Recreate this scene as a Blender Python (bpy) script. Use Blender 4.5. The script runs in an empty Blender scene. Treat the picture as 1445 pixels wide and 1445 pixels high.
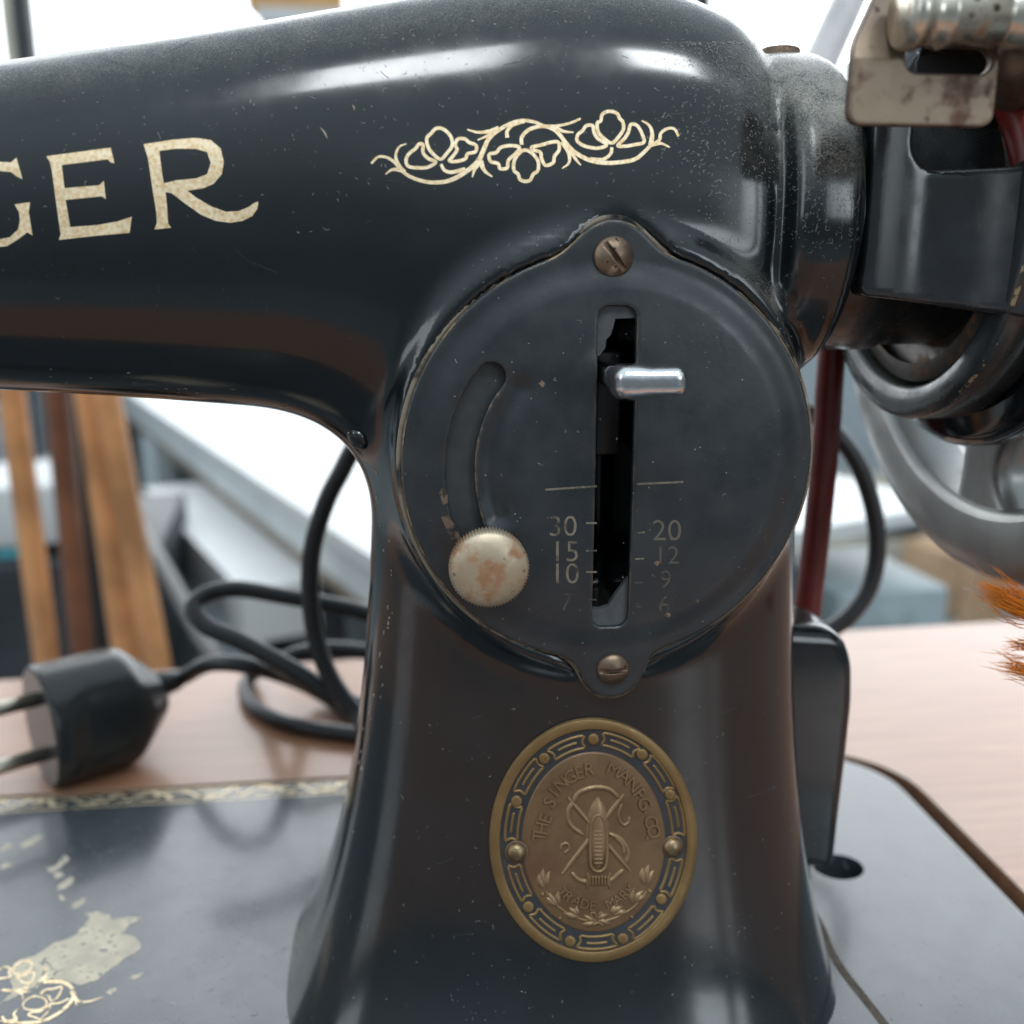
import bpy, bmesh, math, random
import numpy as np
from mathutils import Vector, Matrix
from mathutils.bvhtree import BVHTree

MM = 0.001
scene = bpy.context.scene
col = scene.collection
random.seed(7)

# ------------------------------------------------------------------ camera
# world: X along the arm, Y away from the viewer, Z up, millimetres; the stitch
# dial is centred on (0, 0, 98), the machine bed lies at z = ZB
PITCH, YAW = math.radians(14), math.radians(6.5)
FPX, CPX = 1400.0, 722.5                      # focal length / centre in photo pixels
CAM = np.array([-37.9, -174.0, 133.2])
FW = np.array([math.sin(YAW)*math.cos(PITCH), math.cos(YAW)*math.cos(PITCH), -math.sin(PITCH)])
RT = np.array([math.cos(YAW), -math.sin(YAW), 0.0])
UP = np.cross(RT, FW)
cam_data = bpy.data.cameras.new('camera')
cam = bpy.data.objects.new('camera', cam_data)
col.objects.link(cam)
cam.matrix_world = Matrix(((RT[0], UP[0], -FW[0], CAM[0]*MM), (RT[1], UP[1], -FW[1], CAM[1]*MM),
                           (RT[2], UP[2], -FW[2], CAM[2]*MM), (0, 0, 0, 1)))
cam_data.sensor_width = 36
cam_data.lens = 36*FPX/1445
cam_data.clip_start = 0.004
cam_data.clip_end = 60
cam_data.dof.use_dof = True
cam_data.dof.focus_distance = 0.181
cam_data.dof.aperture_fstop = 10.5
scene.camera = cam

# ------------------------------------------------------------------ light
world = bpy.data.worlds.new('World')
scene.world = world
world.use_nodes = True
bg = world.node_tree.nodes['Background']
bg.inputs[0].default_value = (0.80, 0.92, 1.0, 1)
bg.inputs[1].default_value = 1.0
# plain interior ambience: pale ceiling, dimmer room at eye level and below
_w = world.node_tree
_tc = _w.nodes.new('ShaderNodeTexCoord'); _sx = _w.nodes.new('ShaderNodeSeparateXYZ')
_w.links.new(_tc.outputs['Generated'], _sx.inputs[0])
_mr = _w.nodes.new('ShaderNodeMapRange'); _mr.interpolation_type = 'SMOOTHSTEP'
_mr.inputs['From Min'].default_value = -0.15; _mr.inputs['From Max'].default_value = 0.70
_w.links.new(_sx.outputs['Z'], _mr.inputs['Value'])
_mx = _w.nodes.new('ShaderNodeMix'); _mx.data_type = 'RGBA'
_mx.inputs[6].default_value = (0.15, 0.175, 0.19, 1); _mx.inputs[7].default_value = (0.82, 0.98, 1.08, 1)
_w.links.new(_mr.outputs['Result'], _mx.inputs[0]); _w.links.new(_mx.outputs[2], bg.inputs[0])

def area_lamp(name, loc, target, sx, sy, power, color):
    ld = bpy.data.lights.new(name, 'AREA')
    ld.shape = 'RECTANGLE'; ld.size = sx; ld.size_y = sy
    ld.energy = power; ld.color = color
    lo = bpy.data.objects.new(name, ld)
    col.objects.link(lo)
    lo.location = loc
    d = Vector(target) - Vector(loc)
    lo.rotation_euler = d.to_track_quat('-Z', 'Y').to_euler()
    return lo
area_lamp('ceiling_panel_lamp', (-0.17, -1.0, 1.52), (-0.1, 0, 0.15), 0.36, 0.38, 8.5, (0.93, 0.97, 1.0))
area_lamp('ceiling_panel_lamp', (0.52, -1.05, 1.50), (0.35, 0, 0.15), 0.28, 0.30, 7, (0.93, 0.97, 1.0))
area_lamp('left_fill_light', (-2.7, -0.9, 1.0), (0, 0, 0.1), 0.9, 1.7, 12, (0.88, 0.95, 1.0))  # added light from the left front, for reflections and fill
area_lamp('front_window_light', (1.24, -2.25, 0.58), (0, 0, 0.12), 0.44, 0.95, 6.5, (0.86, 0.95, 1.0))
area_lamp('front_window_light', (1.68, -2.1, 0.58), (0, 0, 0.12), 0.16, 0.95, 2.4, (0.86, 0.95, 1.0))

vs = scene.view_settings
vs.view_transform = 'Standard'; vs.look = 'None'; vs.gamma = 1; vs.exposure = 0.0
vs.use_curve_mapping = False
scene.cycles.max_bounces = 5
scene.cycles.diffuse_bounces = 2
scene.cycles.glossy_bounces = 4
scene.cycles.caustics_reflective = False
scene.cycles.caustics_refractive = False

# ------------------------------------------------------------------ helpers
def ray(px, py):
    return FW + RT*((px-CPX)/FPX) - UP*((py-CPX)/FPX)
def atY(px, py, Y):
    r = ray(px, py); return CAM + r*((Y-CAM[1])/r[1])
def atZ(px, py, Z):
    r = ray(px, py); return CAM + r*((Z-CAM[2])/r[2])
def atX(px, py, X):
    r = ray(px, py); return CAM + r*((X-CAM[0])/r[0])

def empty(name, loc=(0, 0, 0)):
    o = bpy.data.objects.new(name, None)
    o.empty_display_size = 0.01
    col.objects.link(o)
    o.location = Vector(loc)*MM
    return o
def tag(o, label=None, cat=None, group=None, kind=None):
    if label: o['label'] = label
    if cat: o['category'] = cat
    if group: o['group'] = group
    if kind: o['kind'] = kind
    return o
def world_loc(o):
    v = Vector((0, 0, 0))
    while o is not None:
        v += o.location; o = o.parent
    return v
def mesh_obj(name, verts, faces, mat, parent=None, smooth=True, recalc=False):
    """verts in world millimetres"""
    off = world_loc(parent) if parent is not None else Vector((0, 0, 0))
    v = np.asarray(verts, dtype=float)*MM - np.array(off)
    me = bpy.data.meshes.new(name)
    if isinstance(faces, np.ndarray):
        faces = faces.tolist()
    me.from_pydata(v.tolist(), [], faces)
    if recalc:
        bm = bmesh.new(); bm.from_mesh(me)
        bmesh.ops.recalc_face_normals(bm, faces=bm.faces)
        bm.to_mesh(me); bm.free()
    if smooth:
        me.polygons.foreach_set('use_smooth', [True]*len(me.polygons))
    me.materials.append(mat)
    me.update()
    o = bpy.data.objects.new(name, me)
    col.objects.link(o)
    o.parent = parent
    return o
class MB:
    def __init__(s): s.v = []; s.f = []
    def add(s, v, f):
        b = len(s.v); s.v += [tuple(p) for p in v]; s.f += [tuple(i+b for i in q) for q in f]
    def build(s, name, mat, parent=None, smooth=True, recalc=False):
        return mesh_obj(name, s.v, s.f, mat, parent, smooth, recalc)

def catmull(pts, n=8, closed=False):
    P = [np.asarray(p, float) for p in pts]
    out = []
    N = len(P)
    segs = N if closed else N-1
    for i in range(segs):
        p1, p2 = P[i], P[(i+1) % N]
        p0 = P[i-1] if (closed or i > 0) else 2*p1-p2
        p3 = P[(i+2) % N] if (closed or i+2 < N) else 2*p2-p1
        for k in range(n):
            t = k/n
            out.append(0.5*((2*p1)+(-p0+p2)*t+(2*p0-5*p1+4*p2-p3)*t*t+(-p0+3*p1-3*p2+p3)*t**3))
    if not closed: out.append(P[-1])
    return out
def box_verts(x0, x1, y0, y1, z0, z1):
    v = [(x, y, z) for x in (x0, x1) for y in (y0, y1) for z in (z0, z1)]
    f = [(0, 1, 3, 2), (4, 6, 7, 5), (0, 4, 5, 1), (2, 3, 7, 6), (0, 2, 6, 4), (1, 5, 7, 3)]
    return v, f
def bevel_box(name, dims, mat, parent=None, bev=2.0, M=None, seg=3):
    """dims (x0,x1,y0,y1,z0,z1) mm, optional 4x4 matrix applied in mm space"""
    v, f = box_verts(*dims)
    bm = bmesh.new()
    bv = [bm.verts.new(p) for p in v]
    for q in f: bm.faces.new([bv[i] for i in q])
    bmesh.ops.recalc_face_normals(bm, faces=bm.faces)
    bmesh.ops.bevel(bm, geom=bm.edges[:], offset=bev, segments=seg, affect='EDGES', profile=0.5)
    vv = [np.array(p.co) for p in bm.verts]
    bm.verts.index_update()
    ff = [tuple(x.index for x in q.verts) for q in bm.faces]
    bm.free()
    if M is not None: vv = [np.array(M @ Vector(p)) for p in vv]
    return mesh_obj(name, vv, ff, mat, parent, smooth=True)
def tube(pts, rad, n=12, cap=True):
    P = [np.asarray(p, float) for p in pts]
    V = []; Fc = []
    t0 = P[1]-P[0]; t0 /= np.linalg.norm(t0)
    a = np.array([0, 0, 1.0]) if abs(t0[2]) < .9 else np.array([1.0, 0, 0])
    nrm = np.cross(t0, a); nrm /= np.linalg.norm(nrm)
    for i, p in enumerate(P):
        t = (P[min(i+1, len(P)-1)]-P[max(i-1, 0)]); t = t/(np.linalg.norm(t)+1e-9)
        nrm = nrm - t*np.dot(nrm, t); nrm /= np.linalg.norm(nrm)
        b = np.cross(t, nrm)
        r = rad[i] if hasattr(rad, '__len__') else rad
        for k in range(n):
            w = 2*math.pi*k/n
            V.append(p + r*(nrm*math.cos(w)+b*math.sin(w)))
    for i in range(len(P)-1):
        for k in range(n):
            k2 = (k+1) % n
            Fc.append((i*n+k, i*n+k2, (i+1)*n+k2, (i+1)*n+k))
    if cap:
        Fc.append(tuple(range(n))[::-1]); Fc.append(tuple((len(P)-1)*n+k for k in range(n)))
    return V, Fc
def lathe(profile, axis, center, n=64, cap=True):
    """profile [(along, radius)], axis 'X','Y','Z'"""
    V = []; Fc = []
    c = np.asarray(center, float)
    for (a, r) in profile:
        for k in range(n):
            w = 2*math.pi*k/n
            u, v = r*math.cos(w), r*math.sin(w)
            d = {'X': (a, u, v), 'Y': (u, a, v), 'Z': (u, v, a)}[axis]
            V.append(c+np.array(d))
    m = len(profile)
    for i in range(m-1):
        for k in range(n):
            k2 = (k+1) % n
            Fc.append((i*n+k, i*n+k2, (i+1)*n+k2, (i+1)*n+k))
    if cap:
        Fc.append(tuple(range(n))[::-1]); Fc.append(tuple((m-1)*n+k for k in range(n)))
    return V, Fc

# signed-field modelling: surface nets + projection on the exact surface
def surfnet(f, lo, hi, h, newton=3):
    lo = np.asarray(lo, float); hi = np.asarray(hi, float)
    n = np.maximum(np.ceil((hi-lo)/h).astype(int)+1, 3)
    xs = [lo[i]+h*np.arange(n[i]) for i in range(3)]
    X, Y, Z = np.meshgrid(*xs, indexing='ij')
    G = f(X, Y, Z)
    S = G < 0
    c = n-1
    cnt = np.zeros(c, np.int8)
    for dx in (0, 1):
        for dy in (0, 1):
            for dz in (0, 1):
                cnt += S[dx:dx+c[0], dy:dy+c[1], dz:dz+c[2]]
    act = (cnt > 0) & (cnt < 8)
    idx = -np.ones(c, np.int64)
    ijk = np.argwhere(act)
    idx[act] = np.arange(len(ijk))
    acc = np.zeros((len(ijk), 3)); num = np.zeros(len(ijk))
    corners = [(a, b, d) for a in (0, 1) for b in (0, 1) for d in (0, 1)]
    for i, ca in enumerate(corners):
        for cb in corners[i+1:]:
            df = np.array(cb)-np.array(ca)
            if np.abs(df).sum() != 1: continue
            ga = G[ijk[:, 0]+ca[0], ijk[:, 1]+ca[1], ijk[:, 2]+ca[2]]
            gb = G[ijk[:, 0]+cb[0], ijk[:, 1]+cb[1], ijk[:, 2]+cb[2]]
            m = (ga < 0) != (gb < 0)
            t = np.where(m, ga/np.where(m, ga-gb, 1), 0)
            p = np.array(ca)+t[:, None]*df
            acc += np.where(m[:, None], p, 0); num += m
    V = lo + h*(ijk + acc/num[:, None])
    e = h*0.05
    for _ in range(newton):
        x, y, z = V.T
        v0 = f(x, y, z)
        g = np.stack([(f(x+e, y, z)-f(x-e, y, z)), (f(x, y+e, z)-f(x, y-e, z)), (f(x, y, z+e)-f(x, y, z-e))], 1)/(2*e)
        st = -v0[:, None]*g/np.maximum((g*g).sum(1), 1e-3)[:, None]
        L = np.linalg.norm(st, axis=1)
        st *= np.minimum(1, 0.5*h/np.maximum(L, 1e-9))[:, None]
        V = V + st
    Fs = []
    for ax in range(3):
        b, d = (ax+1) % 3, (ax+2) % 3
        sl = [slice(None)]*3; sl[ax] = slice(0, n[ax]-1); s0 = S[tuple(sl)]
        sl[ax] = slice(1, n[ax]); s1 = S[tuple(sl)]
        E = np.argwhere(s0 != s1)
        E = E[(E[:, b] > 0) & (E[:, d] > 0) & (E[:, b] < n[b]-1) & (E[:, d] < n[d]-1)]
        q = []
        for (ob, od) in ((1, 1), (0, 1), (0, 0), (1, 0)):
            k = E.copy(); k[:, b] -= ob; k[:, d] -= od
            q.append(idx[k[:, 0], k[:, 1], k[:, 2]])
        q = np.stack(q, 1)
        inside0 = s0[E[:, 0], E[:, 1], E[:, 2]]
        q[~inside0] = q[~inside0][:, ::-1]
        Fs.append(q)
    return V, np.concatenate(Fs)
def smin(a, b, k):
    hh = np.clip(0.5+0.5*(b-a)/k, 0, 1)
    return b*(1-hh)+a*hh-k*hh*(1-hh)
def smax(a, b, k): return -smin(-a, -b, k)
def sstep(a, b, x):
    t = np.clip((x-a)/(b-a), 0, 1); return t*t*(3-2*t)
def sd_box(X, Y, Z, c, hs, r=0.0):
    qx = np.abs(X-c[0])-hs[0]+r; qy = np.abs(Y-c[1])-hs[1]+r; qz = np.abs(Z-c[2])-hs[2]+r
    return np.sqrt(np.maximum(qx, 0)**2+np.maximum(qy, 0)**2+np.maximum(qz, 0)**2)+np.minimum(np.maximum(qx, np.maximum(qy, qz)), 0)-r
def sd_caps(X, Y, Z, a, b, r):
    a = np.asarray(a, float); b = np.asarray(b, float); d = b-a
    t = np.clip(((X-a[0])*d[0]+(Y-a[1])*d[1]+(Z-a[2])*d[2])/(d@d), 0, 1)
    return np.sqrt((X-a[0]-t*d[0])**2+(Y-a[1]-t*d[1])**2+(Z-a[2]-t*d[2])**2)-r
def smooth_interp(x, xs, ys):
    """C1 interpolation through knots (monotone-ish cubic)"""
    xs = np.asarray(xs, float); ys = np.asarray(ys, float)
    m = np.gradient(ys, xs)
    x = np.clip(x, xs[0], xs[-1])
    i = np.clip(np.searchsorted(xs, x)-1, 0, len(xs)-2)
    hh = xs[i+1]-xs[i]; t = (x-xs[i])/hh
    return (ys[i]*(1+2*t)*(1-t)**2+hh*m[i]*t*(1-t)**2+ys[i+1]*t*t*(3-2*t)+hh*m[i+1]*t*t*(t-1))

# ------------------------------------------------------------------ materials
class NT:
    def __init__(s, name):
        s.m = bpy.data.materials.new(name); s.m.use_nodes = True
        s.t = s.m.node_tree; s.p = s.t.nodes['Principled BSDF']
        s.out = s.t.nodes['Material Output']
        s.co = s.t.nodes.new('ShaderNodeTexCoord').outputs['Object']
        s.geo = s.t.nodes.new('ShaderNodeNewGeometry')
    def n(s, typ, **kw):
        nd = s.t.nodes.new(typ)
        for k, v in kw.items(): setattr(nd, k, v)
        return nd
    def link(s, a, b): s.t.links.new(a, b)
    def noise(s, scale, detail=4, rough=0.55, vec=None, dist=0.0):
        nd = s.n('ShaderNodeTexNoise'); nd.inputs['Scale'].default_value = scale
        nd.inputs['Detail'].default_value = min(detail, 3); nd.inputs['Roughness'].default_value = rough
        nd.inputs['Distortion'].default_value = dist
        s.link(vec if vec is not None else s.co, nd.inputs['Vector'])
        return nd.outputs['Fac']
    def voro(s, scale, feature='F1'):
        nd = s.n('ShaderNodeTexVoronoi'); nd.feature = feature
        nd.inputs['Scale'].default_value = scale
        s.link(s.co, nd.inputs['Vector']); return nd.outputs['Distance']
    def ramp(s, fac, stops):
        nd = s.n('ShaderNodeMapRange'); nd.interpolation_type = 'SMOOTHSTEP'
        (a, b), (c, d) = stops
        nd.inputs['From Min'].default_value = a; nd.inputs['From Max'].default_value = c
        nd.inputs['To Min'].default_value = b; nd.inputs['To Max'].default_value = d
        s.link(fac, nd.inputs['Value']); return nd.outputs['Result']
    def math(s, op, a, b=None):
        nd = s.n('ShaderNodeMath', operation=op)
        for i, v in enumerate((a, b)):
            if v is None: continue
            if isinstance(v, (int, float)): nd.inputs[i].default_value = v
            else: s.link(v, nd.inputs[i])
        return nd.outputs[0]
    def mix(s, fac, a, b):
        nd = s.n('ShaderNodeMix', data_type='RGBA')
        for i, v in ((0, fac), (6, a), (7, b)):
            if isinstance(v, (int, float)): nd.inputs[i].default_value = v
            elif isinstance(v, (tuple, list)): nd.inputs[i].default_value = (*v, 1)
            else: s.link(v, nd.inputs[i])
        return nd.outputs[2]
    def nz(s):
        sp = s.n('ShaderNodeSeparateXYZ'); s.link(s.geo.outputs['Normal'], sp.inputs[0]); return sp.outputs['Z']
    def set(s, **kw):
        for k, v in kw.items():
            k = k.replace('_', ' ')
            inp = s.p.inputs[k]
            if isinstance(v, (int, float)): inp.default_value = v
            elif isinstance(v, (tuple, list)): inp.default_value = (*v, 1)
            else: s.link(v, inp)
    def bump(s, h, strength=0.3, dist=0.0002):
        b = s.n('ShaderNodeBump'); b.inputs['Strength'].default_value = strength
        b.inputs['Distance'].default_value = dist
        s.link(h, b.inputs['Height']); s.link(b.outputs[0], s.p.inputs['Normal'])

def mat_plain(name, colr, rough=0.5, metal=0.0, scale=60, var=0.25, spec=0.5):
    t = NT(name)
    f = t.noise(scale, 5)
    c2 = tuple(c*(1-var) for c in colr)
    t.set(Base_Color=t.mix(t.ramp(f, ((.35, 0), (.7, 1))), colr, c2), Roughness=rough, Metallic=metal)
    t.p.inputs['Specular IOR Level'].default_value = spec
    return t.m

def mat_enamel(name, dust=1.0, rough=0.155, base=(0.0052, 0.0076, 0.0096), top=(0.38, 0.98), patch=1.0, drift=0.0):
    t = NT(name)
    nz = t.nz()
    fine = t.noise(3400, 3, 0.75)
    mid = t.noise(240, 4, 0.6)
    big = t.noise(28, 3, 0.5)
    spk = t.ramp(t.noise(1500, 2, .5), ((.70, 0), (.76, 1)))
    gate = t.ramp(t.noise(60, 3, 0.6), ((.48, 0), (.66, 1)))
    upm = t.ramp(nz, ((top[0], 0), (top[1], 1)))
    film = t.math('MULTIPLY', upm, t.ramp(t.math('ADD', t.math('MULTIPLY', mid, .2), t.math('MULTIPLY', fine, .8)), ((.42, 0.10), (.66, 1.0))))
    film = t.math('MULTIPLY', film, t.ramp(big, ((.3, 1-.25*patch), (.62, 1.0))))
    if drift:
        s0 = t.n('ShaderNodeSeparateXYZ'); t.link(t.co, s0.inputs[0])
        film = t.math('MULTIPLY', film, t.ramp(s0.outputs['Z'], ((.07, .12), (.14, 1.15))))
    if drift:      # dust that has settled thickly round the collar groove
        sx = t.n('ShaderNodeSeparateXYZ'); t.link(t.co, sx.inputs[0])
        zone = t.math('MULTIPLY', t.ramp(sx.outputs['X'], ((.016, 0), (.034, 1))), t.ramp(nz, ((.02, 0), (.62, 1))))
        zone = t.math('MULTIPLY', zone, t.ramp(sx.outputs['Z'], ((.125, 0), (.15, 1))))
        grain = t.ramp(t.math('ADD', t.math('MULTIPLY', fine, .65), t.math('MULTIPLY', mid, .35)), ((.38, .05), (.60, 1.0)))
        film = t.math('MAXIMUM', film, t.math('MULTIPLY', t.math('MULTIPLY', zone, grain), drift))
    sp2 = t.math('MULTIPLY', t.math('MULTIPLY', spk, gate), t.ramp(nz, ((-.35, .25), (.6, 1.0))))
    d = t.math('MINIMUM', t.math('ADD', t.math('MULTIPLY', film, .55*dust), t.math('MULTIPLY', sp2, .55*min(dust, 1.2))), 1.0)
    haze = t.ramp(t.noise(55, 5, 0.6), ((.4, 0), (.75, 1)))
    b1 = t.mix(haze, base, tuple(c*(1+.9*patch) for c in base))
    t.set(Base_Color=t.mix(d, b1, (0.36, 0.335, 0.29)))
    r = t.math('ADD', t.ramp(t.noise(120, 5, 0.65), ((.35, rough*(1-.25*patch)), (.75, rough*(1+.7*patch)))), t.math('MULTIPLY', d, .35))
    t.set(Roughness=r)
    t.p.inputs['Specular IOR Level'].default_value = 0.55
    t.p.inputs['Coat Weight'].default_value = 0.22
    t.p.inputs['Coat Roughness'].default_value = 0.09
    orange = t.noise(330, 2, 0.5)
    hh = t.math('ADD', t.math('MULTIPLY', d, .6), t.math('MULTIPLY', orange, .09))
    t.bump(hh, .22, .00025)
    return t.m

ENAMEL = mat_enamel('black_enamel', drift=1.5, patch=.45)
BED_ENAMEL = mat_enamel('bed_enamel', dust=0.22, rough=0.21, base=(0.036, 0.044, 0.052), top=(0.5, 1.5), patch=.35)
GUARD_ENAMEL = mat_enamel('guard_enamel', dust=0.9, rough=0.22, base=(0.014, 0.016, 0.019))

def mat_plate():
    t = NT('satin_black_plate')
    pt = t.geo.outputs['Pointiness']
    edge = t.math('MULTIPLY', t.ramp(pt, ((.53, 0), (.60, 1))), t.ramp(t.noise(300, 5, .7), ((.42, 0), (.58, 1))))
    base = t.mix(t.ramp(t.noise(90, 6, .6), ((.3, 0), (.75, 1))), (0.0165, 0.0205, 0.0245), (0.027, 0.0315, 0.0355))
    spk = t.math('MULTIPLY', t.ramp(t.voro(900), ((.06, 1), (.15, 0))), t.ramp(t.noise(500, 2), ((.60, 0), (.66, 1))))
    c = t.mix(spk, base, (0.32, 0.31, 0.28))
    t.set(Base_Color=t.mix(edge, c, (0.20, 0.135, 0.085)), Roughness=t.ramp(t.noise(160, 5, .6), ((.3, .26), (.75, .42))))
    t.bump(t.math('ADD', t.noise(700, 4, .6), t.math('MULTIPLY', spk, .7)), .12, .0002)
    return t.m
PLATE = mat_plate()

def mat_gold():
    t = NT('gold_transfer')
    f = t.noise(1500, 3, .6)
    g = t.noise(260, 4, .6)
    c = t.mix(t.ramp(f, ((.35, 0), (.7, 1))), (0.92, 0.78, 0.55), (0.72, 0.50, 0.25))
    t.set(Base_Color=c, Roughness=t.ramp(g, ((.3, .38), (.7, .55))), Metallic=0.5)
    t.bump(f, .35, .00012)
    return t.m
GOLD = mat_gold()
def mat_gold_worn():
    m = mat_gold(); m.name = 'rubbed_gold_transfer'
    nt = m.node_tree; tc = nt.nodes.new('ShaderNodeTexCoord'); nz = nt.nodes.new('ShaderNodeTexNoise')
    nz.inputs['Scale'].default_value = 320; nz.inputs['Detail'].default_value = 4
    mr = nt.nodes.new('ShaderNodeMapRange'); mr.interpolation_type = 'SMOOTHSTEP'
    mr.inputs['From Min'].default_value = .34; mr.inputs['From Max'].default_value = .50
    nt.links.new(tc.outputs['Object'], nz.inputs['Vector']); nt.links.new(nz.outputs['Fac'], mr.inputs['Value'])
    nt.links.new(mr.outputs['Result'], nt.nodes['Principled BSDF'].inputs['Alpha'])
    return m
GOLD_RUBBED = mat_gold_worn()

def mat_worn(name, colr, lo, hi, scale=420, rough=.5, metal=0.0):
    """print rubbed away in patches: coloured where the noise is high, bare elsewhere"""
    t = NT(name)
    f = t.noise(scale, 5, .65)
    t.set(Base_Color=colr, Roughness=rough, Metallic=metal, Alpha=t.ramp(f, ((lo, 0), (hi, 1))))
    return t.m
NUM = mat_worn('worn_print', (0.185, 0.16, 0.12), .24, .56, 300)
NUM_FAINT = mat_worn('faint_print', (0.078, 0.070, 0.058), .32, .58, 200)

def mat_metal(name, c1, c2, rust, rough=.35, metal=.9, sc=350, lo=.5, hi=.64, pit=1.0):
    t = NT(name)
    r = t.ramp(t.noise(sc, 6, .62), ((lo, 0), (hi, 1)))
    pits = t.math('MULTIPLY', t.ramp(t.voro(sc*2.0), ((.12, 1), (.26, 0))), t.ramp(t.noise(sc*.7, 3), ((.5, 0), (.56, pit))))
    b = t.mix(t.ramp(t.noise(sc*.35, 3), ((.35, 0), (.65, 1))), c1, c2)
    b = t.mix(r, b, rust)
    t.set(Base_Color=t.mix(pits, b, tuple(x*.25 for x in rust)),
          Metallic=t.math('SUBTRACT', metal, t.math('MULTIPLY', r, metal*.75)),
          Roughness=t.math('ADD', rough, t.math('MULTIPLY', r, .25)))
    t.bump(t.math('SUBTRACT', t.noise(sc*3, 4, .6), pits), .25, .0002)
    return t.m
NICKEL = mat_metal('pitted_nickel', (0.49, 0.415, 0.305), (0.38, 0.31, 0.215), (0.28, 0.15, 0.075), .42, .5, 230, .42, .66, 0.6)
CHROME = mat_metal('bright_chrome', (0.80, 0.80, 0.82), (0.66, 0.66, 0.68), (0.40, 0.24, 0.16), .16, 1.0, 240, .60, .78, 0.0)
BROWNSTEEL = mat_metal('tarnished_steel', (0.20, 0.145, 0.10), (0.135, 0.095, 0.068), (0.11, 0.055, 0.032), .38, .8, 420, .5, .7)
WINDER = mat_metal('winder_steel', (0.23, 0.175, 0.125), (0.155, 0.115, 0.085), (0.10, 0.045, 0.028), .45, .5, 150, .50, .70)
SPINDLE = mat_metal('spindle_steel', (0.62, 0.58, 0.50), (0.50, 0.42, 0.30), (0.30, 0.17, 0.09), .26, .9, 150, .56, .75)
WHEEL = mat_metal('wheel_grey_metal', (0.34, 0.34, 0.33), (0.25, 0.25, 0.245), (0.22, 0.19, 0.155), .38, .75, 90, .56, .8, 0.0)
BRASS = mat_metal('rivet_brass', (0.27, 0.20, 0.115), (0.21, 0.15, 0.085), (0.26, 0.125, 0.05), .34, .85, 500, .55, .7)
def mat_bronze(name, c1, c2, c3, rough, metal):
    t = NT(name)
    f = t.noise(120, 6, .6); g = t.noise(900, 3, .6); s = t.noise(45, 3, .5)
    c = t.mix(t.ramp(f, ((.35, 0), (.68, 1))), c1, c2)
    c = t.mix(t.ramp(s, ((.58, 0), (.70, .8))), c, c3)
    t.set(Base_Color=c, Roughness=t.ramp(g, ((.3, rough*.8), (.7, rough*1.25))), Metallic=metal)
    t.bump(g, .12, .00012)
    return t.m
BRONZE = mat_bronze('badge_bronze', (0.165, 0.100, 0.050), (0.128, 0.074, 0.036), (0.13, 0.064, 0.038), .45, .4)
BRONZE_HI = mat_bronze('badge_polished_bronze', (0.255, 0.165, 0.088), (0.20, 0.124, 0.063), (0.18, 0.10, 0.055), .38, .5)
BRONZE_RIM = mat_bronze('badge_rim_bronze', (0.215, 0.138, 0.056), (0.17, 0.105, 0.042), (0.20, 0.095, 0.055), .40, .5)
BADGE_INK = mat_bronze('badge_blue_black', (0.022, 0.025, 0.030), (0.034, 0.034, 0.036), (0.045, 0.035, 0.033), .45, .1)
SHADE_BLACK = mat_plain('interior_shade', (0.012, 0.012, 0.013), .6)  # shade inside the belt guard, as a flat near-black colour
GREYLEDGE = mat_plain('grey_felt', (0.065, 0.07, 0.075), .7, scale=400)
RUBBER = mat_plain('black_rubber', (0.018, 0.018, 0.020), .38, scale=200)
PLUG = mat_plain('black_bakelite', (0.024, 0.025, 0.026), .27, scale=90)
PIN = mat_plain('plug_pin_nickel', (0.60, 0.55, 0.45), .28, .95, scale=200)
BELT = mat_plain('red_belt', (0.17, 0.022, 0.018), .35, scale=120)
LINT = mat_plain('lint', (0.33, 0.33, 0.31), .9)
DUST = mat_plain('packed_dust', (0.085, 0.068, 0.052), .95, scale=500, var=.5)

# ------------------------------------------------------------------ bed and table
ZB = -24.0
machine = empty('sewing_machine', (0, 20, ZB))
tag(machine, 'old black sewing machine with gold lettering, round stitch dial and oval bronze badge', 'sewing machine')

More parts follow.
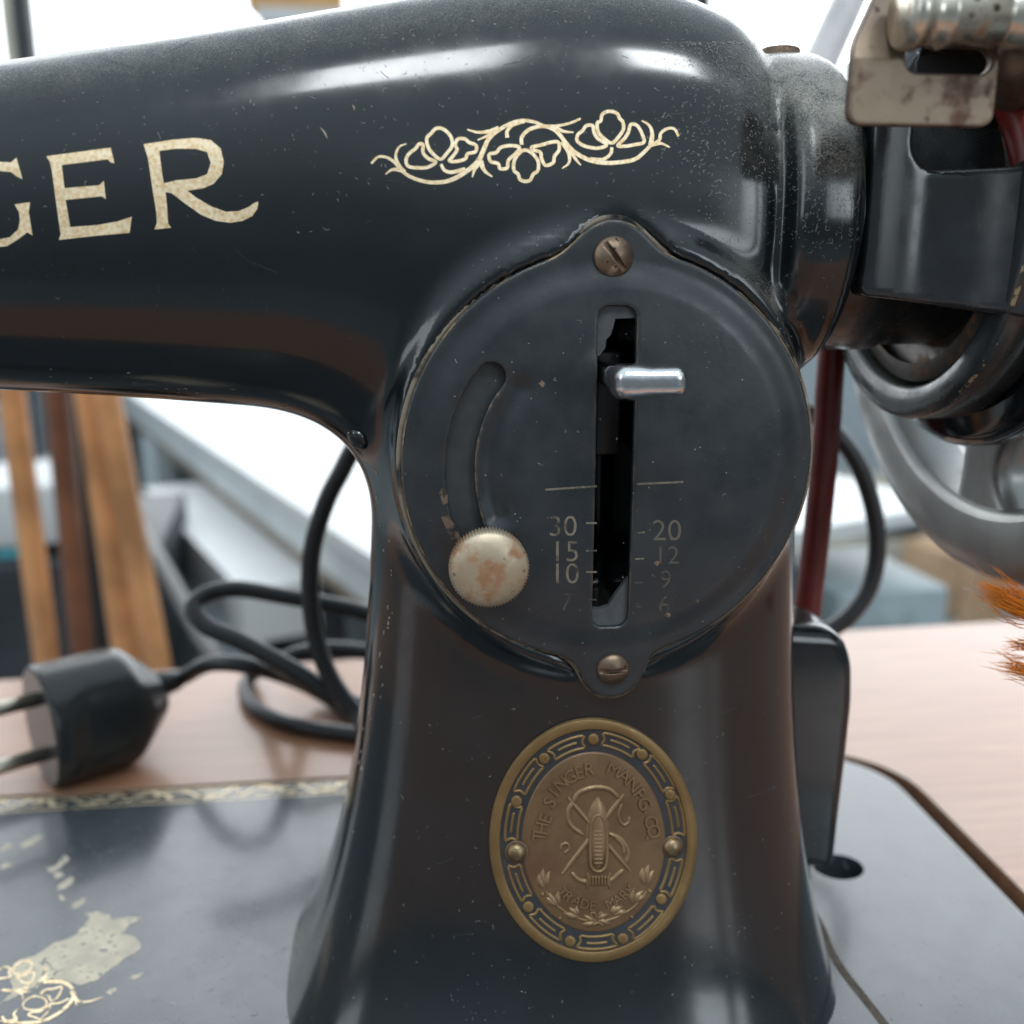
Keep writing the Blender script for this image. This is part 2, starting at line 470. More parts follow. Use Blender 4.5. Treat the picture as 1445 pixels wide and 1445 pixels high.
def rounded_rect(x0, x1, y0, y1, r, n=14):
    out = []
    for cx, cy, a0 in ((x1-r, y1-r, 0), (x0+r, y1-r, 90), (x0+r, y0+r, 180), (x1-r, y0+r, 270)):
        for k in range(n+1):
            a = math.radians(a0+90*k/n); out.append((cx+r*math.cos(a), cy+r*math.sin(a)))
    return out
BX0, BX1, BY0, BY1 = -300.0, 114.0, -94.0, 113.0
def bed_mesh():
    mb = MB()
    hole = [(76.0+6.8*math.cos(a), 50.5+5.8*math.sin(a)) for a in [2*math.pi*k/60 for k in range(60)]]
    outer = rounded_rect(BX0, BX1, BY0, BY1, 27)
    prof = [(0.0, -1.2), (-0.35, -0.35), (-1.2, 0.0)]          # rounded top edge (dz, inset)
    rings = []
    def inset(i): return rounded_rect(BX0+i, BX1-i, BY0+i, BY1-i, 27-i)
    for dz, i in ((-13, 0), (-1.3, 0), (-0.5, 0.3), (-0.1, 0.8), (0, 1.5)):
        rings.append([(x, y, ZB+dz) for x, y in inset(i)])
    n = len(rings[0])
    for r in rings: mb.v += r
    for i in range(len(rings)-1):
        for k in range(n):
            mb.f.append((i*n+k, i*n+(k+1) % n, (i+1)*n+(k+1) % n, (i+1)*n+k))
    # top with the belt hole: bridge by tessellation
    from mathutils.geometry import tessellate_polygon
    top = rings[-1]
    tv = [Vector(p) for p in top] + [Vector((x, y, ZB)) for x, y in hole]
    tris = tessellate_polygon([tv[:n], tv[n:]])
    b = len(mb.v)-n
    mb.v += [(x, y, ZB) for x, y in hole]
    for t in tris: mb.f.append(tuple(b+i for i in t))
    hb = b+n
    m = len(hole)
    mb.v += [(x, y, ZB-13) for x, y in hole]
    for k in range(m):
        mb.f.append((hb+k, hb+(k+1) % m, hb+m+(k+1) % m, hb+m+k))
    mb.f.append(tuple(range(n))[::-1])
    return mb
bed = bed_mesh().build('bed', BED_ENAMEL, machine, smooth=False, recalc=True)

# ------------------------------------------------------------------ the cast arm and pillar
AX_Y, AX_Z = 27.0, 142.0                     # main shaft axis
def body_f(X, Y, Z):
    zt = smooth_interp(X, [-265, -180, -107, -88, -63, -44, -25, -10, 3, 14, 24, 33, 45], [161, 163, 168, 171, 175.3, 178.8, 182, 183.8, 184, 182.5, 179, 174.5, 171])
    zb = smooth_interp(X, [-265, -180, -113, -81, -61, -40, 0, 45], [113, 113, 110, 107.5, 105.5, 103, 102, 108])
    hy = smooth_interp(X, [-265, -110, -60, 0, 45], [22.5, 23.5, 24.5, 25.5, 26])
    zc = (zt+zb)/2; hz = (zt-zb)/2
    n = 2.45
    r = ((np.abs((Y-AX_Y-1.5)/hy))**n + (np.abs((Z-zc)/hz))**n)**(1/n)
    arm = (r-1)*np.minimum(hy, hz)
    arm = smax(arm, X-35.5, 13)
    arm = smax(arm, -(X+262), 14)
    fl = np.exp(-(np.clip(Z, -30, 200)+24)/50.0); ff = np.exp(-(np.clip(Z, -30, 200)+24)/32.0); fr = np.exp(-(np.clip(Z, -30, 200)+17)/55.0)
    hi_ = sstep(82, 142, Z)
    xl = -41.2-25.5*fl+3*hi_
    xr = 42.6+14.0*fr-11.5*hi_
    yf = 4.0-21*ff+5*hi_
    yb = 54.0+24*ff-4*hi_
    n2 = 2.7+.3*fl
    hx = (xr-xl)/2; hyp = (yb-yf)/2
    r2 = ((np.abs((X-(xl+xr)/2)/hx))**n2 + (np.abs((Y-(yf+yb)/2)/hyp))**n2)**(1/n2)
    pil = (r2-1)*np.minimum(hx, hyp)
    pil = smax(pil, Z-142, 10)
    f = smin(arm, pil, 15)
    rr = np.sqrt(X**2+(Z-98)**2)
    boss = smax(smax(rr-38.8, 1.7-Y, 2.5), Y-34, 3)
    f = smin(f, boss, 7)
    # flat seat for the dial plate
    lug = np.minimum(np.sqrt((X-.6)**2+(Z-135.3)**2), np.sqrt((X-.6)**2+(Z-60.0)**2))-6.25
    seat = smax(smin(rr-38.05, lug, 6), Y-1.75, .4)
    f = smax(f, -seat, .9)
    ra = np.sqrt((Y-AX_Y)**2+(Z-AX_Z)**2)
    collar = smax(smax(ra-30.6, np.abs(X-37.6)-6.6, 4.5), -99+0*X, 1)
    f = smin(f, collar, 2.2)
    head = sd_box(X, Y, Z, (-236, 28.5, 112), (25, 22, 52), 14)
    f = smin(f, head, 16)
    cav = sd_box(X, Y, Z, (1.0, 8, 97.3), (4.2, 20, 31.5), 1.5)
    f = smax(f, -cav, .5)
    return smax(f, -(Z+27), .5)
BV, BF = surfnet(body_f, (-266, -26, -29), (66, 86, 190), 1.25, 4)
body = mesh_obj('body', BV, BF, ENAMEL, machine)
BVH = BVHTree.FromPolygons([tuple(v) for v in BV], BF.tolist())
def hit(px, py):
    """point and normal on the casting seen along a photo pixel"""
    r = Vector(ray(px, py)).normalized()
    loc, nrm, _, _ = BVH.ray_cast(Vector(CAM), r)
    if loc is None: return None, None
    if nrm.dot(r) > 0: nrm = -nrm
    return np.array(loc), np.array(nrm)

# ---- gold lettering and scroll work, laid on the casting
def fill_poly(loops, maxlen):
    from mathutils.geometry import tessellate_polygon
    L = [[Vector((x, y, 0)) for x, y in lp] for lp in loops]
    flat = [v for l in L for v in l]
    tr = tessellate_polygon(L)
    bm = bmesh.new()
    vs_ = [bm.verts.new(v) for v in flat]
    for t in tr:
        try: bm.faces.new([vs_[i] for i in t])
        except ValueError: pass
    for _ in range(6):
        ed = [e for e in bm.edges if e.calc_length() > maxlen]
        if not ed: break
        bmesh.ops.subdivide_edges(bm, edges=ed, cuts=1)
        bmesh.ops.triangulate(bm, faces=bm.faces[:])
    bm.verts.index_update()
    V = [(v.co.x, v.co.y) for v in bm.verts]; Fc = [tuple(x.index for x in f.verts) for f in bm.faces]
    bm.free()
    return V, Fc
def decal_fill(name, loops, conv, parent, mat, lift=.06, step=6, onto=None):
    V, Fc = fill_poly([[conv(p) for p in lp] for lp in loops], step)
    W = []
    for x, y in V:
        p, g = (onto or hit)(x, y)
        W.append(p+g*lift if p is not None else atY(x, y, 3))
    return mesh_obj(name, W, Fc, mat, parent, recalc=False)
def ribbon(mb, pts, wid, conv, lift, n=7, closed=False, onto=None):
    C = catmull(pts, n, closed)
    m = len(C)
    base = len(mb.v)
    for i, c in enumerate(C):
        if closed: t = C[(i+1) % m]-C[i-1]
        else: t = C[min(i+1, m-1)]-C[max(i-1, 0)]
        t = t/(np.linalg.norm(t)+1e-9); nn = np.array([-t[1], t[0]])
        s = i/(m-1)
        w = wid(s) if callable(wid) else wid
        for k in (-1, 0, 1):
            q = c+nn*w*.5*k
            x, y = conv(q)
            p, g = (onto or hit)(x, y)
            mb.v.append(tuple(p+g*lift) if p is not None else tuple(atY(x, y, 5)))
    for i in range(m if closed else m-1):
        j = (i+1) % m
        for k in (0, 1):
            mb.f.append((base+i*3+k, base+j*3+k, base+j*3+k+1, base+i*3+k+1))
c1 = lambda p: (p[0]*.34602, 130+p[1]*.34602)
GLYPHS = {
 'E': [[(190,262),(300,247),(452,227),(467,290),(452,287),(440,274),(252,298),(264,392),(405,380),(424,362),(432,436),(414,425),(268,440),(287,550),(400,542),(480,527),(538,508),(529,574),(390,586),(240,603),(248,580),(228,440),(212,320),(204,285)]],
 'R': [[(586,213),(700,195),(800,187),(860,196),(900,230),(913,285),(905,335),(870,375),(830,392),(765,402),(800,430),(860,465),(920,488),(975,485),(1015,468),(1040,450),(1054,447),(1050,475),(1030,505),(990,525),(940,533),(880,525),(820,500),(760,458),(700,412),(676,408),(682,470),(686,535),(698,553),(630,560),(640,535),(638,490),(626,420),(604,270)],
       [(650,240),(720,231),(800,232),(845,245),(860,290),(845,335),(800,352),(720,360),(668,372),(660,320)]],
 'G': [[(68,268),(92,355),(70,345),(45,326),(0,322),(-60,335),(-105,380),(-120,450),(-100,530),(-50,580),(0,600),(40,592),(75,560),(82,520),(78,490),(60,458),(123,449),(118,490),(133,585),(112,572),(75,600),(30,628),(-30,634),(-110,605),(-160,535),(-172,440),(-142,350),(-80,300),(0,285),(45,287)]],
 'N': [[(-470,350),(-412,345),(-270,570),(-300,345),(-300,330),(-230,322),(-248,345),(-215,665),(-262,668),(-420,430),(-385,690),(-372,704),(-450,712),(-438,690),(-470,380)]],
 'I': [[(-620,362),(-540,352),(-552,380),(-525,700),(-510,716),(-592,726),(-582,704),(-608,384)]],
 'S': [[(-690,385),(-682,455),(-705,445),(-740,412),(-790,412),(-812,450),(-800,490),(-740,525),(-690,570),(-672,640),(-700,705),(-770,742),(-830,735),(-868,752),(-880,668),(-858,678),(-820,705),(-770,705),(-735,675),(-735,630),(-770,590),(-830,550),(-862,500),(-862,430),(-820,380),(-760,368),(-715,380)]],
}
for g, loops in GLYPHS.items():
    decal_fill('letter', loops, c1, body, GOLD, .07, 5)
c2 = lambda p: (480+p[0]*.35986, 120+p[1]*.35986)
scroll = MB()
tap = lambda a, b, m=None: (lambda s: a+(b-a)*s if m is None else (a+(m-a)*min(1, 2*s) if s < .5 else m+(b-m)*(2*s-1)))
SCROLL_LOOPS = [
 [(395,170),(417,182),(436,207),(439,238),(420,266),(394,291),(362,268),(344,240),(340,208),(357,190),(374,172)],
 [(375,302),(345,322),(310,325),(270,320),(258,298),(268,272),(295,250),(310,232),(325,235),(325,265),(345,288)],
 [(428,297),(455,300),(490,290),(500,270),(530,262),(533,238),(505,225),(490,212),(462,212),(452,235),(458,255),(440,282)],
 [(725,255),(755,270),(776,300),(775,335),(757,350),(745,373),(725,378),(705,370),(698,350),(682,335),(682,300),(700,270)],
 [(703,245),(670,238),(630,245),(612,265),(585,272),(590,300),(618,308),(628,328),(655,325),(660,295),(690,267)],
 [(750,245),(790,235),(825,225),(855,225),(858,255),(840,280),(835,305),(805,315),(790,290),(785,265),(762,256)],
 [(1055,103),(1085,112),(1096,132),(1108,145),(1110,175),(1090,205),(1065,228),(1035,210),(1012,185),(1008,150),(1022,140),(1028,115)],
 [(1045,235),(1010,248),(960,240),(930,220),(932,195),(950,180),(965,160),(990,160),(995,185),(1010,210)],
 [(1088,238),(1120,240),(1150,235),(1190,225),(1185,195),(1165,160),(1140,155),(1130,185),(1115,210)]]
for i, lp in enumerate(SCROLL_LOOPS):
    ribbon(scroll, lp, 13.5, c2, .06, 5, True)
SCROLL_LINES = [
 ([(122,308),(150,282),(185,285),(215,305),(240,335),(280,362),(340,380),(400,381),(450,366),(500,335),(540,300),(560,260),(580,215),(610,185),(660,155),(710,140),(760,145),(800,160),(850,160),(900,150),(943,132)], tap(9,9,19)),
 ([(260,230),(230,245),(218,280),(232,318),(252,342)], tap(5,18)), ([(178,350),(205,332),(240,334)], tap(5,17)),
 ([(395,310),(410,335),(440,342),(490,330)], tap(12,16)), ([(548,300),(528,330),(518,362)], tap(22,5)),
 ([(550,298),(565,335),(596,360)], tap(22,6)), ([(498,175),(540,186),(585,182),(622,170)], tap(6,20)), ([(538,217),(570,203),(595,188)], tap(5,14)),
 ([(655,207),(655,180),(680,157),(722,145)], tap(15,10)),
 ([(712,235),(712,205),(740,176),(790,162),(832,172),(860,195),(885,228),(910,256),(940,277),(980,296),(1040,306),(1100,303),(1155,292),(1190,265),(1215,240),(1250,217),(1257,190),(1282,172),(1310,173),(1326,202)], tap(14,10,17)),
 ([(915,186),(875,182),(838,164)], tap(5,18)), ([(1182,140),(1210,158),(1223,190),(1217,238)], tap(6,20)), ([(1292,245),(1258,230),(1222,234)], tap(5,17)),
 ([(1065,245),(1060,270),(1030,292),(980,290)], tap(13,13)), ([(870,328),(897,305),(895,265),(870,222)], tap(5,20)), ([(943,315),(922,290),(900,252)], tap(5,18))]
for i, (ln, w) in enumerate(SCROLL_LINES):
    ribbon(scroll, ln, w, c2, .064+.005*i, 6)
scroll.build('scroll_transfer', GOLD, body)

# ---- small fittings on the casting
def lathe_at(name, prof, p, axis_dir, mat, parent, n=32):
    """lathe profile [(along, r)] along axis_dir from p"""
    V, Fc = lathe(prof, 'Z', (0, 0, 0), n)
    R = Vector((0, 0, 1)).rotation_difference(Vector(axis_dir)).to_matrix()
    V = [np.array(R @ Vector(v))+np.asarray(p) for v in V]
    return mesh_obj(name, V, Fc, mat, parent, recalc=True)
p, g = hit(505, 620)
lathe_at('screw_plug', [(-2, 2.3), (.35, 2.3), (.75, 1.9), (.95, 1.2), (1.0, 0.2)], p, g, ENAMEL, machine)
def oil_cap():
    c = atY(1101, 62, 25)
    return lathe_at('oil_cap', [(-6, 5.2), (-.4, 5.2), (0, 4.6), (.3, 3.9), (1.3, 3.9), (1.7, 3.5), (1.8, .3)], (c[0], 25, 171.7), (0, 0, 1), BROWNSTEEL, machine)
oil_cap()

# ------------------------------------------------------------------ stitch dial plate
c3 = lambda p: (540+p[0]*.49131, 290+p[1]*.49131)
c4 = lambda p: (480+p[0]*.29064, 480+p[1]*.29064)
def pol_dist(X, Z, pts):
    d = np.full(np.shape(X), 1e9)
    for a, b in zip(pts[:-1], pts[1:]):
        ax, az = a; dx, dz = b[0]-ax, b[1]-az
        t = np.clip(((X-ax)*dx+(Z-az)*dz)/(dx*dx+dz*dz), 0, 1)
        d = np.minimum(d, np.sqrt((X-ax-t*dx)**2+(Z-az-t*dz)**2))
    return d
def xz(px, py, Y):
    q = atY(px, py, Y); return (q[0], q[2])
ARC = [tuple(q) for q in catmull([xz(*c4(p), -1.5) for p in ((735,182),(672,270),(618,400),(590,520),(583,650),(597,790),(640,950),(690,1080))], 4)]
DISH = [tuple(q) for q in catmull([xz(*c4(p), -1.5) for p in ((860,240),(780,400),(735,570),(735,730),(770,850))], 4)]
SC1 = xz(867, 362, -1); SC2 = xz(866, 946, -1)
SLOT_T = xz(870, 432, -3); SLOT_B = xz(868, 890, -3)
SLX = (xz(843, 660, -3)[0], xz(896, 660, -3)[0])
def dome(X, Z):
    rr = np.sqrt(X**2+(Z-98)**2)
    d = .85*sstep(36.0, 31.0, rr)+.9*np.clip(1-(rr/36.)**2, 0, 1)
    return d - 1.15*np.exp(-(pol_dist(X, Z, DISH)/2.4)**2)
def plate2d(X, Z):
    rr = np.sqrt(X**2+(Z-98)**2)
    l1 = np.sqrt((X-SC1[0])**2+(Z-SC1[1])**2)-6.1
    l2 = np.sqrt((X-SC2[0])**2+(Z-SC2[1])**2)-6.0
    d = smin(rr-37.9, np.minimum(l1, l2), 6)
    cx, cz = (SLX[0]+SLX[1])/2, (SLOT_T[1]+SLOT_B[1])/2
    hx, hz = (SLX[1]-SLX[0])/2, (SLOT_T[1]-SLOT_B[1])/2
    qx = np.abs(X-cx)-hx+2.2; qz = np.abs(Z-cz)-hz+2.2
    sl = np.sqrt(np.maximum(qx, 0)**2+np.maximum(qz, 0)**2)+np.minimum(np.maximum(qx, qz), 0)-2.2
    d = np.maximum(d, -sl)
    return np.maximum(d, -(pol_dist(X, Z, ARC)-2.6))
def plate_f(X, Y, Z):
    m = -dome(X, Z)+.85
    return smax(plate2d(X, Z), np.abs(Y-m)-.85, .35)
PV, PF = surfnet(plate_f, (-40, -4.4, 51), (40, 2.6, 145), .42, 3)
plate = mesh_obj('stitch_plate', PV, PF, PLATE, machine)
def on_plate(px, py):
    Y = -2.5
    for _ in range(4):
        q = atY(px, py, Y); Y = -float(dome(q[0], q[2]))
    q = atY(px, py, Y); e = .3
    gx = (dome(q[0]+e, q[2])-dome(q[0]-e, q[2]))/(2*e); gz = (dome(q[0], q[2]+e)-dome(q[0], q[2]-e))/(2*e)
    g = np.array([-gx, -1, -gz]); return q, g/np.linalg.norm(g)
def prism_y(name, poly, y0, y1, mat, parent):
    """poly [(x,z)] extruded from y0 to y1"""
    n = len(poly)
    V = [(x, y0, z) for x, z in poly]+[(x, y1, z) for x, z in poly]
    Fc = [tuple(range(n)), tuple(range(2*n-1, n-1, -1))]+[(k, (k+1) % n, n+(k+1) % n, n+k) for k in range(n)]
    return mesh_obj(name, V, Fc, mat, parent, smooth=False, recalc=True)
prism_y('felt_ledge', [xz(*c3(p), 0) for p in ((600,270),(740,270),(740,322),(668,325),(662,350),(655,372),(642,385),(640,408),(624,430),(600,440))], .0, 1.4, GREYLEDGE, plate)
prism_y('felt_ledge', [xz(*c3(p), 0) for p in ((600,1158),(622,1160),(648,1152),(668,1120),(692,1088),(708,1070),(722,1040),(745,1030),(745,1235),(600,1235))], .0, 1.4, GREYLEDGE, plate)
# floor seen through the curved slot
prism_y('slot_floor', [(-30, 80.5), (-17, 80.5), (-15, 117), (-25, 117), (-32, 104)], 1.0, 1.5, mat_plain('slot_floor_grey', (0.034, 0.038, 0.040), .45, scale=300), plate)
# rubbed brass showing along the plate's edge
def plate_edge():
    mb = MB(); N = 420; rows = []
    rn = random.Random(5)
    for k in range(N):
        a = 2*math.pi*k/N; lo_, hi_ = 30.0, 50.0
        for _ in range(26):
            m = (lo_+hi_)/2
            if plate2d(np.array(m*math.cos(a)), np.array(98+m*math.sin(a))) < 0: lo_ = m
            else: hi_ = m
        rows.append((lo_, a))
    for k, (r, a) in enumerate(rows):
        w = .20+.10*rn.random()
        for dr, y in ((.03, .55), (.03, .10), (-w, -.07)):
            mb.v.append(((r+dr)*math.cos(a), y, 98+(r+dr)*math.sin(a)))
    for k in range(N):
        j = (k+1) % N
        for i in (0, 1): mb.f.append((k*3+i, j*3+i, j*3+i+1, k*3+i+1))
    mb.build('rubbed_edge', mat_worn('rubbed_brass', (0.28, 0.21, 0.135), .46, .64, 130, .5, .3), plate, recalc=True)
plate_edge()
def seat_dust():
    mb = MB(); N = 300; rn = random.Random(9)
    for k in range(N):
        a = 2*math.pi*k/N; lo_, hi_ = 30.0, 50.0
        for _ in range(24):
            m = (lo_+hi_)/2
            if plate2d(np.array(m*math.cos(a)), np.array(98+m*math.sin(a))) < 0: lo_ = m
            else: hi_ = m
        wv = .25*math.sin(7*a)+.2*rn.random()
        for dr, y in ((-.2, 1.3), (.2, 1.0+wv*.3), (.55, 1.0+wv*.4), (.9, 1.4)):
            mb.v.append(((lo_+dr)*math.cos(a), y, 98+(lo_+dr)*math.sin(a)))
    for k in range(N):
        j = (k+1) % N
        for i in range(3): mb.f.append((k*4+i, j*4+i, j*4+i+1, k*4+i+1))
    o = mb.build('seat_dust', mat_worn('brown_dust', (0.20, 0.165, 0.125), .36, .54, 110, .95), plate, recalc=True)
    o['kind'] = 'stuff'
seat_dust()
# slotted screws
def screw(name, cx, cz, y0, R, hgt, ang, parent, mat=None):
    ca, sa = math.cos(ang), math.sin(ang)
    Rs = (R*R+hgt*hgt)/(2*hgt)
    def f(X, Y, Z):
        x, z = X-cx, Z-cz
        d = np.sqrt(x*x+z*z+(Y-(y0-hgt-.5+Rs))**2)-Rs
        d = smax(d, np.sqrt(x*x+z*z)-R, .25)
        d = np.maximum(d, Y-y0-.3)
        u = x*ca+z*sa
        slot = np.maximum(np.abs(-x*sa+z*ca)-.42, Y-(y0-hgt+.55))
        return smax(d, -slot, .12)
    V, Fc = surfnet(f, (cx-R-.5, y0-hgt-1.2, cz-R-.5), (cx+R+.5, y0+.6, cz+R+.5), .17, 3)
    return mesh_obj(name, V, Fc, mat or BROWNSTEEL, parent)
screw('plate_screw', SC1[0], SC1[1], -.1, 3.5, 1.5, math.radians(-52), plate)
screw('plate_screw', SC2[0], SC2[1], -.1, 3.1, 1.3, math.radians(2), plate)
# engraved figures
def glyph(txt, size, thin=0.0, extrude=0.0, bevel=0.0, res=4):
    cu = bpy.data.curves.new('g', 'FONT'); cu.body = txt; cu.size = size
    cu.align_x = 'CENTER'; cu.align_y = 'CENTER'; cu.offset = thin
    cu.extrude = extrude; cu.bevel_depth = bevel; cu.bevel_resolution = 1; cu.resolution_u = res
    o = bpy.data.objects.new('g', cu); col.objects.link(o)
    dg = bpy.context.evaluated_depsgraph_get(); dg.update()
    me = bpy.data.meshes.new_from_object(o.evaluated_get(dg))
    V = [tuple(v.co) for v in me.vertices]; Fc = [tuple(p.vertices) for p in me.polygons]
    bpy.data.objects.remove(o); bpy.data.meshes.remove(me)
    return V, Fc
def plate_number(txt, px, py, size, mat, name='stitch_number'):
    V, Fc = glyph(txt, size*.9, -.004*size)
    W = []
    cu = [sum(v[0] for v in V)/len(V), (max(v[1] for v in V)+min(v[1] for v in V))/2]
    for u, v, _ in V:
        q, g = on_plate(px+u, py-(v-cu[1])*.98)
        W.append(q+g*.06)
    return mesh_obj(name, W, Fc, mat, plate, smooth=False)
for txt, px, py in (('30', 794, 742), ('15', 797, 778), ('10', 797, 809)):
    plate_number(txt, px, py, 47, NUM)
plate_number('7', 799, 849, 42, NUM_FAINT)
plate_number('20', 941, 748, 48, mat_worn('half_worn_print', (0.11, 0.097, 0.076), .26, .54, 220))
for txt, px, py in (('12', 941, 783), ('9', 939, 817), ('6', 937, 853)):
    plate_number(txt, px, py, 41, NUM_FAINT)
idp = lambda p: (p[0], p[1])
for (a, b, w, m) in (((769,691),(842,686),3.0,NUM), ((898,683),(964,680),3.0,NUM), ((827,738),(842,738),2.5,NUM), ((827,777),(842,777),2.5,NUM),
                  ((827,807),(842,807),2.5,NUM), ((829,846),(842,846),2.2,NUM_FAINT), ((897,752),(910,751),2.5,NUM), ((896,789),(909,788),2.5,NUM), ((895,822),(907,822),2.2,NUM_FAINT), ((894,856),(905,856),2.2,NUM_FAINT)):
    mb = MB(); ribbon(mb, [a, ((a[0]+b[0])/2, (a[1]+b[1])/2), b], w, idp, .06, 4, onto=on_plate)
    mb.build('scale_mark', m, plate)
# worn bare spots along the curved slot
for lp in ([(480,745),(495,715),(520,725),(522,790),(500,800)], [(490,860),(520,845),(560,900),(585,960),(600,1010),(565,1000),(530,950)]):
    decal_fill('bare_spot', [lp], c4, plate, mat_worn('bare_brass', (0.12, 0.082, 0.056), .34, .56, 500), .05, 5, onto=on_plate)

# ---- thumb nut with knurled edge
def thumb_nut():
    c = atY(692, 808, -9.0); n = 140
    prof = [(-1.5, 3.2), (-3.5, 3.2), (-3.6, 6.4), (-4.0, 6.9), (-7.4, 6.95), (-7.7, 6.6), (-8.05, 6.1), (-8.5, 5.2), (-8.9, 3.8), (-9.15, 2.0), (-9.2, .25)]
    V, Fc = lathe(prof, 'Y', (c[0], 0, c[2]), n)
    for i, (a, r) in enumerate(prof):
        if 3 <= i <= 5:
            for k in range(n):
                s = 1+.028*math.cos(k*math.pi)*(1 if i < 5 else .4)
                v = V[i*n+k]; V[i*n+k] = np.array([c[0]+(v[0]-c[0])*s, v[1], c[2]+(v[2]-c[2])*s])
    o = mesh_obj('thumb_nut', V, Fc, NICKEL, machine, recalc=True)
    V2, F2 = lathe([(6, 2.4), (-2.5, 2.4)], 'Y', (c[0], 0, c[2]), 20)
    mesh_obj('stud', V2, F2, BROWNSTEEL, o, recalc=True)
thumb_nut()
# ---- stitch lever
def lever():
    a = atY(876, 537, -15); b = atY(953, 538, -15)
    zc = (a[2]+b[2])/2
    root = (1.0, 22.0, zc-1.5)
    def f(X, Y, Z):
        d = sd_box(X, Y, Z, ((a[0]+b[0])/2+.2, -15.0, zc), ((b[0]-a[0])/2+1.2, 3.2, 2.35), 1.7)
        st = sd_box(X, Y, Z, (a[0]+1.1, 3, zc-.4), (1.7, 19, 2.0), 1.0)
        d = smin(d, st, 3.0)
        return d
    V, Fc = surfnet(f, (-8, -19, zc-17), (13, 26, zc+5), .45, 3)
    o = mesh_obj('stitch_lever', V, Fc, CHROME, machine)
    bevel_box('lever_web', (-1.4, 3.6, 9, 24, zc-17, zc+3), RUBBER, o, .8)
lever()

# ------------------------------------------------------------------ oval badge
cb = lambda p: (680+p[0]*.256, 1000+p[1]*.256)
_s = []
for ang in np.linspace(0, 2*math.pi, 25):
    for rr in (0.05, .35, .7, 1.0):
        q, g = hit(*cb((612+575*rr*math.cos(ang), 722+672*rr*math.sin(ang)))); _s.append(q)
_s = np.array(_s)
def _basis(x, z): return np.stack([np.ones_like(x), x, z, x*x, x*z, z*z], -1)
_k, *_r = np.linalg.lstsq(_basis(_s[:, 0], _s[:, 2]), _s[:, 1], rcond=None)
_lift = float(np.max(_basis(_s[:, 0], _s[:, 2])@_k-_s[:, 1]))+.1
def q_badge(x, z): return float(_basis(np.array(x), np.array(z))@_k)-_lift
def on_badge(px, py, h=0.0):
    Y = -4.0
    for _ in range(5):
        q = atY(px, py, Y); Y = q_badge(q[0], q[2])
    q = atY(px, py, Y)
    gx = -(q_badge(q[0]+.2, q[2])-q_badge(q[0]-.2, q[2]))/.4; gz = -(q_badge(q[0], q[2]+.2)-q_badge(q[0], q[2]-.2))/.4
    g = np.array([-gx, -1, -gz]); g /= np.linalg.norm(g)
    return q, g
def bpt(p, h):
    q, g = on_badge(*cb(p)); return q+g*h
def ell(cx, cy, a, b, t): return (cx+a*math.cos(t), cy+b*math.sin(t))
BADGE_RINGS = [((612, 722), 571, 669, -.9), ((612, 722), 571, 669, .60), ((612, 722), 568, 666, .70), ((612, 722), 519, 619, .70), ((612, 722), 515, 615, .64)]
NB = 120
def ring_mesh(name, rings, mat, parent, fill_center=False):
    mb = MB()
    for c, a, b, h in rings:
        for k in range(NB): mb.v.append(tuple(bpt(ell(*c, a, b, 2*math.pi*k/NB), h)))
    for i in range(len(rings)-1):
        for k in range(NB):
            mb.f.append((i*NB+k, (i+1)*NB+k, (i+1)*NB+(k+1) % NB, i*NB+(k+1) % NB))
    if fill_center: mb.f.append(tuple((len(rings)-1)*NB+k for k in range(NB)))
    return mb.build(name, mat, parent, recalc=True)
badge = ring_mesh('badge', [((612, 724), 517, 617, .30), ((612, 728), 388, 490, .30), ((612, 728), 380, 482, .31)], BADGE_INK, machine)
ring_mesh('badge_rim', BADGE_RINGS+[((612, 722), 512, 612, .30)], BRONZE_RIM, badge)
ring_mesh('badge_field', [((614, 731), 396, 497, .28), ((614, 731), 391, 492, .52), ((614, 731), 386, 487, .58), ((614, 731), 250, 310, .60), ((614, 731), 120, 150, .62), ((614, 731), 30, 40, .62)], BRONZE, badge, True)

def relief(mb, pts, w, h, base, n=5, closed=False, taper=False):
    """half-round raised stroke on the badge, crop coordinates"""
    C = catmull(pts, n, closed) if len(pts) > 2 else [np.asarray(pts[0], float)+(np.asarray(pts[1], float)-np.asarray(pts[0], float))*s for s in np.linspace(0, 1, 8)]
    m = len(C); b0 = len(mb.v)
    for i, c in enumerate(C):
        t = (C[(i+1) % m]-C[i-1]) if closed else C[min(i+1, m-1)]-C[max(i-1, 0)]
        t = t/(np.linalg.norm(t)+1e-9); nn = np.array([-t[1], t[0]])
        s = i/(m-1)
        k_ = math.sin(math.pi*min(max(s, .03), .97))**.7 if taper else 1.0
        if not closed and not taper and i in (0, m-1): k_ = .55
        for q in (-1, -.6, 0, .6, 1):
            mb.v.append(tuple(bpt(c+nn*w*.5*q*k_, base-.08+(h+.08)*math.sqrt(max(0, 1-q*q))*(k_ if taper else (1 if k_ == 1 else .6)))))
    for i in range(m if closed else m-1):
        j = (i+1) % m
        for k in range(4):
            mb.f.append((b0+i*5+k, b0+i*5+k+1, b0+j*5+k+1, b0+j*5+k))
